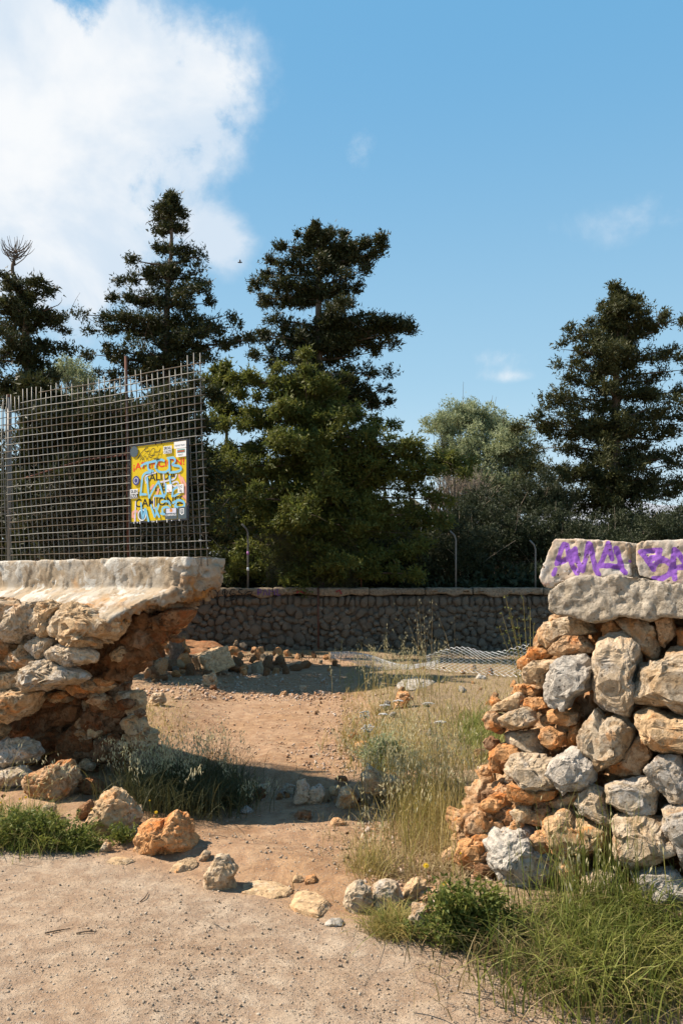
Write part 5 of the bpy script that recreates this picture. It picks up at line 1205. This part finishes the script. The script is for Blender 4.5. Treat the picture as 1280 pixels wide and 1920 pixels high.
leafy('olive_tree', 'yellow green olive tree in front of the wide bronze cypress', 26, [(960, 825, 40), (935, 850, 40), (985, 865, 38), (950, 905, 50), (910, 905, 44)], 'olive', .085, 160, .55, 22)
leafy('olive_tree', 'small silvery olive tree between the two left cypresses', 19, [(135, 690, 34), (160, 710, 28), (110, 705, 26), (150, 740, 34)], 'olive', .06, 150, .45, 23)
def dead_shrub(label, px, py, D, hpx, wpx, seed, n=60, mt='deadwood', r=.012, name='dead_shrub', cat='shrub', foot_z=None):
    rng = np.random.default_rng(seed); foot = at(px, py, D); t = thing(name, label, cat, tuple(foot)); mb = MB()
    for k in range(n):
        a = rng.uniform(-1, 1); tip = at(px+a*wpx/2, py-hpx*(1-.35*a*a)*rng.uniform(.65, 1), D+rng.normal(0, .3)); s = foot+(tip-foot)*rng.uniform(0, .35)
        mid = (s+tip)/2+np.array([a*.12*hpx/F*D, rng.normal(0, .08), -.05]); P = smooth_path([s, mid, tip], 7); mb.add(*tube(P, np.linspace(r, r*.25, 7), 4, False))
        for _ in range(4):
            i = int(rng.integers(2, 6)); q = P[i]; e = q+(P[-1]-P[i])*rng.uniform(.5, 1)+rng.normal(0, .10, 3)*hpx/F*D; mb.add(*tube(smooth_path([q, (q+e)/2, e], 4), np.linspace(r*.5, r*.18, 4), 3, False))
    V, Fc = mb.get(); part('branches', V, Fc, M[mt], t); return t
dead_shrub('bleached leafless shrub with fanning twigs below the silvery olive', 860, 1010, 24.8, 150, 110, 31, 110, r=.026)
# dead crown of the left cypress: part of that tree
def dead_top():
    t = [o for o in C.objects if o.name.startswith('cypress_tree') and 'bare dead top' in o.get('label', '')][0]
    rng = np.random.default_rng(12); mb = MB(); D = 15.5; foot = at(24, 508, D); hub = at(30, 478, D)
    mb.add(*tube([at(40, 560, D), foot, at(24, 498, D), hub], [.04, .034, .03, .025], 6))
    for k in range(34):
        a = rng.uniform(-1, 1); tip = at(34+a*32, 478-rng.uniform(12, 42)*(1-.2*abs(a)), D+rng.normal(0, .12)); s = at(30+rng.normal(0, 6), rng.uniform(470, 500), D)
        mb.add(*tube(smooth_path([s, (s+tip)/2+np.array([a*.08, 0, -.04]), tip], 6), np.linspace(.011, .003, 6), 4, False))
    mb.add(*tube([at(24, 505, D), at(12, 512, D), at(5, 520, D)], [.012, .008, .004], 4))
    V, Fc = mb.get(); part('dead_top', V, Fc, M['bark'], t, label='bare dead twigs')
dead_top()
# shrubs along the back of the far wall
for i, (x, y, r, lab, mt, D) in enumerate([
    (760, 1060, 70, 'dark dense shrub under the juniper, right of the thin rusty stake', 'shrub', 20.6), (860, 1030, 80, 'dark shrub behind the right bent post', 'shrub', 21.3),
    (950, 1010, 75, 'dark twiggy shrub below the yellow green olive', 'shrub', 21.5), (1040, 1010, 80, 'dark shrub behind the left end of the purple painted coping', 'shrub', 21.8),
    (1140, 1020, 80, 'dark shrub under the trunk of the wide bronze cypress', 'shrub', 21.5), (1250, 1020, 85, 'dark shrub at the right edge above the painted coping', 'shrub', 21.0),
    (430, 1060, 60, 'dark shrub behind the wall by the leftmost bent post', 'shrub', 20.4), (1010, 930, 60, 'tall dark shrub between olive and wide bronze cypress', 'shrub', 23.5), (900, 960, 60, 'dark shrub in front of the bleached leafless one', 'shrub', 23.0)]):
    leafy('shrub', lab, D, [(x, y, r), (x-r*.6, y+20, r*.6), (x+r*.6, y+15, r*.65)], mt, .075, 150, .5, 40+i, 'shrub', 12, 'deadwood', .5)
# woodland that reads as one dark mass behind
def woodland():
    rng = np.random.default_rng(77); cs = []; rs = []
    for _ in range(900):
        x = rng.uniform(-22, 24); D = rng.uniform(29, 34); z = rng.uniform(.0, np.interp(x, [-22, -6, 2, 6, 12, 24], [6.0, 6.2, 4.2, 3.6, 3.0, 3.2])); cs.append((x, D, z)); rs.append(rng.uniform(.5, .9))
    V, Fc = sprays(np.array(cs), np.array(rs), 80, .42, .5, .8, rng)
    tag(link('woodland', mesh_np('woodland', V, Fc, False), M['cypress']), 'dark mass of bushes closing the view behind the trees', kind='stuff')
    cs = [(rng.uniform(-5.5, 8.5), rng.uniform(19.6, 21.5), rng.uniform(.1, 2.0)) for _ in range(330)]; rs = rng.uniform(.25, .5, 330)
    V, Fc = sprays(np.array(cs), rs, 130, .15, .5, .6, rng)
    tag(link('undergrowth', mesh_np('undergrowth', V, Fc, False), M['shrub']), 'dark undergrowth right behind the far wall', kind='stuff')
woodland()

# ================================================================== grasses
def blades(roots, h, lean, wd, rng, segs=5, bend=.8):
    N = len(roots); h = np.broadcast_to(h, (N,)); s = np.linspace(0, 1, segs)
    bd = bend*rng.uniform(.5, 1.4, N)
    C0 = roots[:, None, :]+UP*(h[:, None, None]*(s[None, :, None]-.28*(bd[:, None, None])*s[None, :, None]**3))+lean[:, None, :]*(h*bd)[:, None, None]*s[None, :, None]**1.8
    sd = np.cross(lean+rng.normal(0, .6, (N, 3)), UP); sd /= np.linalg.norm(sd, axis=1)[:, None]+1e-9
    wv = wd*rng.uniform(.6, 1.4, N)[:, None]*np.array([.8, 1, .85, .6, .06, .05][:segs] if segs == 5 else np.linspace(1, .05, segs))[None]
    A = C0+sd[:, None, :]*wv[..., None]*.5; B = C0-sd[:, None, :]*wv[..., None]*.5
    V = np.stack([A, B], 2).reshape(-1, 3); i = np.arange(N)[:, None]*segs*2; Fc = []
    for k in range(segs-1): Fc += [i+[2*k, 2*k+1, 2*k+3], i+[2*k, 2*k+3, 2*k+2]]
    return V, np.concatenate(Fc), C0
def leans(N, rng, bias=(0, 0, 0), spread=.7):
    l = rng.normal(0, spread, (N, 3))+np.array(bias); l[:, 2] = 0; return l
def oats(C0, rng, m, k=14, L=.031, start=.55, hang=.03):
    """drooping spikelets along the upper part of stems"""
    N = len(C0); f = rng.uniform(start, 1, (N, k)); idx = f*(C0.shape[1]-1); i0 = np.minimum(idx.astype(int), C0.shape[1]-2); fr = (idx-i0)[..., None]
    a = np.arange(N)[:, None]; p = (C0[a, i0]*(1-fr)+C0[a, i0+1]*fr).reshape(-1, 3)
    p = p+rng.normal(0, hang*.6, p.shape)-UP*hang*rng.random((len(p), 1))
    n = len(p); ax = rng.normal(0, .35, (n, 3))-UP; ax /= np.linalg.norm(ax, axis=1)[:, None]; sd = np.cross(ax, rng.normal(size=(n, 3))); sd /= np.linalg.norm(sd, axis=1)[:, None]
    l = L*rng.uniform(.7, 1.3, (n, 1)); w_ = l*.24
    V = np.stack([p, p+ax*l*.35+sd*w_*.5, p+ax*l, p+ax*l*.35-sd*w_*.5], 1).reshape(-1, 3); i = np.arange(n)[:, None]*4
    return V, np.concatenate([i+[0, 1, 2], i+[0, 2, 3]])
def roots_px(N, fn, rng):
    R = np.zeros((N, 3))
    for i in range(N):
        px, py = fn(); D = (H-.08)*F/(py-Y0); x = (px-640)/F*D; z = coarse(x, D); D = (H-z)*F/(py-Y0); R[i] = ((px-640)/F*D, D, z-.01)
    return R
def clump(name, label, cat, layers, group=None, seed=1, stuff=False):
    """layers: (part name, N, fn(px,py), h(lo,hi), width, material, bias, spread, bend, oat_k)"""
    rng = np.random.default_rng(seed); t = None
    for (pn, N, fn, hh, wd, mt, bias, spr, bend, ok) in layers:
        R = roots_px(N, lambda: fn(rng), rng)
        if t is None: t = thing(name, label, cat, tuple(R.mean(0)), group) 
        h = rng.uniform(*hh, N); l = leans(N, rng, bias, spr); V, Fc, C0 = blades(R, h, l, wd, rng, 5, bend)
        part(pn, V, Fc, M[mt], t, False, kind='stuff')
        if ok:
            V, Fc = oats(C0, rng, None, ok); part('spikelets', V, Fc, M['oat'], t, False, kind='stuff')
    return t
N_ = lambda rng, m, s: rng.normal(m, s)
# dark oat bush left of the path
clump('grass_clump', 'dark dense clump of wild oat grass with drooping pale seed heads, left of the path', 'grass', [
    ('grass_blades', 2600, lambda r: (N_(r, 335, 62), N_(r, 1500, 16)), (.16, .42), .004, 'grass_dark', (.12, -.1, 0), .55, .8, 0),
    ('thatch', 1800, lambda r: (N_(r, 385, 38), N_(r, 1505, 12)), (.10, .30), .005, 'grass_dark', (.2, -.1, 0), .7, .9, 0),
    ('oat_stems', 42, lambda r: (N_(r, 320, 55), N_(r, 1495, 14)), (.42, .62), .0028, 'grass_mix', (-.45, -.2, 0), .30, .75, 24),
    ('oat_stems', 34, lambda r: (N_(r, 345, 50), N_(r, 1495, 14)), (.36, .56), .0028, 'grass_mix', (.05, -.25, 0), .35, .6, 24),
    ('dry_stems', 120, lambda r: (N_(r, 410, 26), N_(r, 1490, 12)), (.35, .62), .0026, 'grass_dark', (.35, 0, 0), .35, .55, 0)], seed=51)
clump('grass_clump', 'drooping green oat stalks at the right tip of the dark clump by the path', 'grass', [
    ('oat_stems', 9, lambda r: (N_(r, 450, 10), N_(r, 1510, 6)), (.25, .36), .003, 'grass_green', (.5, -.2, 0), .15, 1.1, 12)], seed=52)
clump('grass_clump', 'thin feathery oat stalks rising against the bare path behind the dark clump', 'grass', [
    ('oat_stems', 26, lambda r: (N_(r, 395, 18), N_(r, 1440, 10)), (.34, .50), .0026, 'grass_mix', (-.15, 0, 0), .3, .5, 12)], seed=53)
# big mixed stand right of the path
clump('grass_clump', 'tall half dry oat grass standing in the middle right of the path', 'grass', [
    ('grass_blades', 1000, lambda r: (N_(r, 800, 42), N_(r, 1545, 45)), (.20, .50), .0036, 'grass_mix', (-.05, 0, 0), .38, .6, 0),
    ('oat_stems', 150, lambda r: (N_(r, 775, 55), N_(r, 1500, 42)), (.38, .64), .0028, 'grass_mix', (-.08, 0, 0), .30, .6, 12),
    ('dry_stems', 120, lambda r: (N_(r, 830, 50), N_(r, 1490, 45)), (.5, .85), .0030, 'grass_dry', (-.05, 0, 0), .22, .45, 0),
    ('thatch', 1500, lambda r: (N_(r, 850, 60), N_(r, 1560, 50)), (.06, .20), .004, 'grass_dry', (0, 0, 0), .9, .9, 0)], seed=54)
clump('grass_clump', 'short yellow grass with oat heads along the right edge of the path', 'grass', [
    ('grass_blades', 1000, lambda r: (N_(r, 715, 42), N_(r, 1405, 40)), (.10, .26), .004, 'grass_mix', (0, 0, 0), .5, .7, 0),
    ('oat_stems', 130, lambda r: (N_(r, 740, 45), N_(r, 1410, 40)), (.2, .36), .0032, 'grass_mix', (0, 0, 0), .3, .7, 12),
    ('green_stems', 260, lambda r: (N_(r, 720, 20), N_(r, 1430, 12)), (.15, .28), .004, 'grass_green', (0, 0, 0), .35, .5, 0)], seed=55)
clump('grass_clump', 'arching oat stalks against the dark wall above the pale slab', 'grass', [
    ('oat_stems', 90, lambda r: (N_(r, 745, 45), N_(r, 1300, 9)), (.45, .95), .006, 'grass_mix', (-.1, 0, 0), .45, .6, 14),
    ('dry_stems', 14, lambda r: (N_(r, 800, 25), N_(r, 1330, 9)), (1.0, 1.5), .006, 'grass_dry', (-.25, 0, 0), .18, .4, 6)], seed=56)
def field():
    rng = np.random.default_rng(57); mb = {}
    def lay(N, fn, hh, wd, mt, spr=.6, bend=.8):
        R = roots_px(N, lambda: fn(rng), rng); V, Fc, _ = blades(R, rng.uniform(*hh, N), leans(N, rng, (0, 0, 0), spr), wd, rng, 5, bend); mb.setdefault(mt, MB()).add(V, Fc)
    def area(r):
        py = 1245+200*r.random()**1.2; lo = np.interp(py, [1245, 1300, 1400, 1450], [650, 640, 640, 700]); return (r.uniform(lo, 1010), py)
    lay(5200, area, (.04, .16), .006, 'grass_mix'); lay(3200, area, (.03, .12), .006, 'grass_dry'); lay(1500, lambda r: (N_(r, 905, 30), N_(r, 1380, 22)), (.08, .2), .006, 'grass_green')
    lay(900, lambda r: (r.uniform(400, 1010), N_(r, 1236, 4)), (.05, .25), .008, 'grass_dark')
    lay(2600, lambda r: (N_(r, 790, 70), N_(r, 1600, 55)), (.03, .12), .004, 'grass_dry', .9); lay(500, lambda r: (N_(r, 690, 20), N_(r, 1640, 22)), (.05, .2), .003, 'grass_mix')
    lay(260, lambda r: (N_(r, 640, 40), N_(r, 1540, 40)), (.03, .10), .004, 'grass_dry', .9); lay(700, lambda r: (N_(r, 290, 30), N_(r, 1350, 30)), (.03, .12), .005, 'grass_mix', .9)
    nm = {'grass_mix': 'half dry short grass right of the path', 'grass_dry': 'straw dry grass and litter right of the path', 'grass_green': 'fresh green grass beside the right wall end', 'grass_dark': 'dark grass in the shade of the far wall'}
    for k, b in mb.items():
        V, Fc = b.get(); tag(link('grass', mesh_np('grass', V, Fc, False), M[k]), nm[k], kind='stuff')
field()
# right foreground
clump('grass_clump', 'thick fresh green grass hanging over the road in the lower right corner', 'grass', [
    ('grass_blades', 3600, lambda r: (N_(r, 1165, 95), N_(r, 1812, 48)), (.14, .40), .0062, 'grass_green', (-.05, -.30, 0), .45, .9, 0),
    ('dry_blades', 3200, lambda r: (N_(r, 1140, 110), N_(r, 1805, 45)), (.08, .28), .004, 'grass_dry', (0, -.3, 0), .6, 1.0, 0),
    ('shade_toned_blades', 3800, lambda r: (N_(r, 1100, 100), N_(r, 1785, 28)), (.08, .26), .0045, 'grass_dark', (0, -.3, 0), .6, 1.0, 0),  # dark blade colour stands for the shade low in the grass
    ('tall_stems', 170, lambda r: (N_(r, 1110, 66), N_(r, 1745, 30)), (.36, .74), .0036, 'grass_green', (-.12, .0, 0), .28, .5, 1)], seed=61)
clump('grass_clump', 'grey green tuft spreading on the road edge below the knobbly grey rock', 'grass', [
    ('grass_blades', 900, lambda r: (N_(r, 740, 26), N_(r, 1745, 12)), (.05, .16), .003, 'grass_mix', (-.1, -.2, 0), .7, 1.0, 0),
    ('green_blades', 500, lambda r: (N_(r, 745, 24), N_(r, 1745, 12)), (.05, .16), .003, 'grass_green', (-.1, -.2, 0), .7, 1.0, 0)], seed=62)
clump('grass_clump', 'green grass growing in front of the left wall at the left edge', 'grass', [
    ('grass_blades', 1500, lambda r: (r.uniform(-30, 95), N_(r, 1570, 16)), (.08, .26), .004, 'grass_green', (.1, -.1, 0), .5, .9, 0),
    ('dry_blades', 500, lambda r: (r.uniform(-30, 110), N_(r, 1575, 14)), (.06, .3), .003, 'grass_dry', (.1, -.1, 0), .6, .7, 0),
    ('tall_stems', 16, lambda r: (r.uniform(-20, 60), N_(r, 1540, 10)), (.4, .7), .003, 'grass_mix', (.5, -.1, 0), .35, .8, 4)], seed=63)
clump('grass_clump', 'low green tuft in front of the small reddish rock', 'grass', [
    ('grass_blades', 900, lambda r: (N_(r, 140, 22), N_(r, 1582, 8)), (.04, .14), .004, 'grass_green', (0, -.2, 0), .7, 1.0, 0)], seed=64)
clump('grass_clump', 'sparse drooping oat stalk in front of the shaded row of rocks', 'grass', [
    ('oat_stems', 7, lambda r: (N_(r, 700, 10), N_(r, 1640, 8)), (.36, .5), .0028, 'grass_green', (-.05, 0, 0), .2, .5, 9)], seed=65)

# leafy weeds
def weed(label, px, py, wpx, hpx, n, seed, mt='leafy', leaf=.028, name='leafy_plant'):
    rng = np.random.default_rng(seed); b = gp(px, py); t = thing(name, label, 'plant', tuple(b)); mb = MB(); cs = []
    s = b[1]/F; 
    for _ in range(n):
        a = rng.normal(0, .38); hh = rng.random()**.7*hpx*s*(1-.7*a*a); tip = b+np.array([a*wpx*s, rng.normal(0, .3)*wpx*s*.5-.05, max(.02, hh)])
        mb.add(*tube(smooth_path([b+np.array([a*.3*wpx*s, 0, 0]), (b+tip)/2+rng.normal(0, .01, 3), tip], 4), .0016, 3, False))
        for f in (.55, .75, .9, 1): cs.append(b+(tip-b)*f+rng.normal(0, .008, 3))
    V, Fc = mb.get(); part('stems', V, Fc, M['grass_green'], t, kind='stuff')
    V, Fc = sprays(np.array(cs), np.full(len(cs), .022), 7, leaf, .3, .55, rng); part('leaves', V, Fc, M[mt], t, False, kind='stuff')
weed('dense bright green leafy plant at the corner of the road, under the yellow flowers', 872, 1765, 140, 115, 150, 71, leaf=.024)
weed('low green leafy weed in front of the second boulder from the left', 60, 1585, 150, 70, 150, 72, leaf=.022)
weed('low mat of small green leaves left of the upright buff boulder', 140, 1590, 70, 40, 90, 73, leaf=.018)
weed('small green weed under the craggy pink boulder', 235, 1575, 50, 30, 30, 74, leaf=.018)
weed('grey green weed in the dry grass beside the white flower heads', 725, 1440, 60, 60, 90, 75, 'olive', .03)

# yellow and white flowers
def yellow_flower(px, py, hgt, label, r=.011):
    D = gp(px, py+hgt)[1]; top = at(px, py, D); b = np.array([top[0]+.01, D, gz(top[0], D)])
    t = thing('yellow_flower', label, 'flower', tuple(b), 'yellow daisy-like flowers'); part('stem', *tube(smooth_path([b, (b+top)/2+np.array([.006, 0, 0]), top], 5), .0013, 4, False), M['grass_green'], t)
    mb = MB(); n = 14
    fd = np.array([0, -.65, .75]); fd /= np.linalg.norm(fd); e1 = np.array([1.0, 0, 0]); e2 = np.cross(fd, e1)
    for k in range(n):
        for ring, rr in ((0, 1.0), (1, .68)):
            a = 2*math.pi*(k+.5*ring)/n; d_ = e1*math.cos(a)+e2*math.sin(a); s_ = np.cross(fd, d_); q = top+fd*.002*ring
            mb.add([q, q+d_*r*rr*.6+s_*r*.15, q+d_*r*rr+fd*.002, q+d_*r*rr*.6-s_*r*.15], [(0, 1, 2), (0, 2, 3)])
    V, Fc = mb.get(); part('petals', V, Fc, M['petal_y'], t, False)
    V, Fc = ico(2); part('flower_centre', V*r*.3+top+fd*.002, Fc, plain('flower_centre', (.5, .28, .02)), t)
for a in [(798, 1623, 90, 'large yellow flower above the buff rock', .017), (833, 1657, 90, 'yellow flower above the leafy plant, lower right of the largest one', .012), (863, 1600, 80, 'small yellow flower near the pale pitted boulder', .007), (835, 1700, 60, 'half open yellow flower low in the leafy plant', .008),
          (293, 1523, 45, 'yellow flower behind the craggy pink boulder', .013), (281, 1501, 60, 'small yellow flower above the one behind the craggy pink boulder', .007), (38, 1498, 75, 'yellow flower in the left weeds, left one of a close pair', .009), (49, 1495, 75, 'yellow flower in the left weeds, right one of a close pair', .011), (2, 1505, 70, 'yellow flower at the very left edge', .008), (172, 1516, 50, 'tiny yellow flower beside the upright buff boulder', .005)]: yellow_flower(*a)
def umbel(px, py, hgt, label, r=.05, tilt=.3):
    D = gp(px, py+hgt)[1]; top = at(px, py, D); b = np.array([top[0]+.04, D, gz(top[0]+.04, D)])
    t = thing('umbel_flower', label, 'flower', tuple(b), 'white umbel flowers'); part('stem', *tube(smooth_path([b, (b+top)/2+np.array([.01, 0, 0]), top-UP*.03], 5), .0024, 4, False), M['grass_green'], t)
    rng = np.random.default_rng(int(px)); mb = MB(); mr = MB(); V0, F0 = ico(1)
    for k in range(46):
        a = rng.uniform(0, 6.28); q = r*math.sqrt(rng.random()); p = top+np.array([q*math.cos(a), q*math.sin(a)*.9, .012*(1-(q/r)**2)-q*math.sin(a)*tilt])
        mb.add(V0*np.array([.0075, .0075, .004])*rng.uniform(.7, 1.2)+p, F0)
        if k % 3 == 0: mr.add(*tube([top-UP*.03, p], .0009, 3, False))
    V, Fc = mb.get(); part('flower_head', V, Fc, M['petal_w'], t); V, Fc = mr.get(); part('rays', V, Fc, M['grass_green'], t, kind='stuff')
for a in [(684, 1340, 90, 'white umbel flower, leftmost of the upper heads, facing the path', .052, .7), (690, 1366, 90, 'white umbel flower just below the leftmost one', .05, .8), (722, 1323, 90, 'thin flat white umbel right of the leftmost head, seen edge on', .05, .1), (718, 1340, 90, 'small white umbel below the thin flat one', .04, .15),
          (747, 1315, 90, 'white umbel seen edge on below the pale slab', .055, .1), (802, 1320, 90, 'white umbel right of the tall dry stems', .055, .25), (825, 1355, 80, 'pale umbel lowest and furthest right in the dry grass', .05, .3)]: umbel(*a)
# tall budding weed near the right wall end
def bud_weed():
    rng = np.random.default_rng(9); D = 9.0; b = at(985, 1235, D); b[2] = gz(b[0], D)
    t = thing('tall_weed', 'tall leafless weed with small green buds left of the right wall end', 'plant', tuple(b)); mb = MB(); m2 = MB(); V0, F0 = ico(1)
    for (px, py) in [(947, 1118), (940, 1150), (955, 1140), (980, 1120), (968, 1160), (993, 1140), (935, 1175), (1000, 1170)]:
        tip = at(px, py, D+rng.normal(0, .08)); P = smooth_path([b+rng.normal(0, .02, 3)*np.array([1, 1, 0]), b+(tip-b)*.45+np.array([.03, 0, 0]), tip], 12); mb.add(*tube(P, np.linspace(.006, .0018, 12), 4, False))
        for i in range(22):
            q = P[int(rng.integers(4, 12))]+rng.normal(0, .008, 3); m2.add(V0*.009*rng.uniform(.6, 1.1)+q+np.array([rng.choice([-1, 1])*.014, 0, 0]), F0)
    V, Fc = mb.get(); part('stems', V, Fc, M['grass_mix'], t); V, Fc = m2.get(); part('buds', V, Fc, M['grass_green'], t, kind='stuff')
bud_weed()
# twigs on the road, dead frond, birds
def twig(px, py, pts, label, r=.003):
    g = gp(px, py); P = [g+np.array([x, y, .005+abs(z)]) for x, y, z in pts]; o = part_obj('twig', tube(smooth_path(P, 7), np.linspace(r, r*.5, 7), 5), M['bark'] if 'dark' in label else M['deadwood']); tag(o, label, 'twig')
def part_obj(name, VF, m):
    V, Fc = VF; c = np.asarray(V).mean(0); return link(name, mesh_np(name, V-c, Fc), m, None, c)
twig(272, 1685, [(-.01, -.05, 0), (.005, 0, .006), (0, .07, .002)], 'curved dark twig on the road below the craggy pink boulder', .004)
twig(108, 1748, [(-.05, -.02, 0), (0, 0, .004), (.05, .03, 0)], 'short dark twig on the left of the road', .004)
twig(160, 1752, [(-.04, 0, 0), (0, .01, .005), (.045, .02, 0)], 'short dark twig right of its neighbour on the road', .004)
twig(412, 1740, [(-.04, .05, 0), (0, 0, .003), (.04, -.04, 0)], 'thin pale twig in the middle of the road', .0025)
twig(920, 1875, [(-.18, .08, 0), (0, 0, .003), (.16, -.07, 0)], 'long thin pale stalk on the road near the right corner grass', .002)
twig(410, 1570, [(-.06, .03, 0), (0, .0, .01), (.06, -.02, 0)], 'dry fan of grass roots on the earth beside the dark clump', .003)
def bird(px, py, D, label):
    p = at(px, py, D); t = thing('bird', label, 'bird', tuple(p), 'far birds'); V, Fc = ico(2); part('body', V*np.array([.22, .07, .06])+p, Fc, plain('dark_plumage', (.04, .04, .045)), t)
    part('wing', [p+[-.05, 0, .02], p+[.08, 0, .02], p+[.10, .35, .10], p+[.0, .38, .10]], [(0, 1, 2), (0, 2, 3), (2, 1, 0), (3, 2, 0)][:2], M['bark'], t, False); part('wing', [p+[-.05, 0, .02], p+[.08, 0, .02], p+[.10, -.35, .10], p+[.0, -.38, .10]], [(0, 1, 2), (0, 2, 3)], M['bark'], t, False)
bird(450, 492, 70, 'small dark bird gliding beside the small cloud above the middle tree')
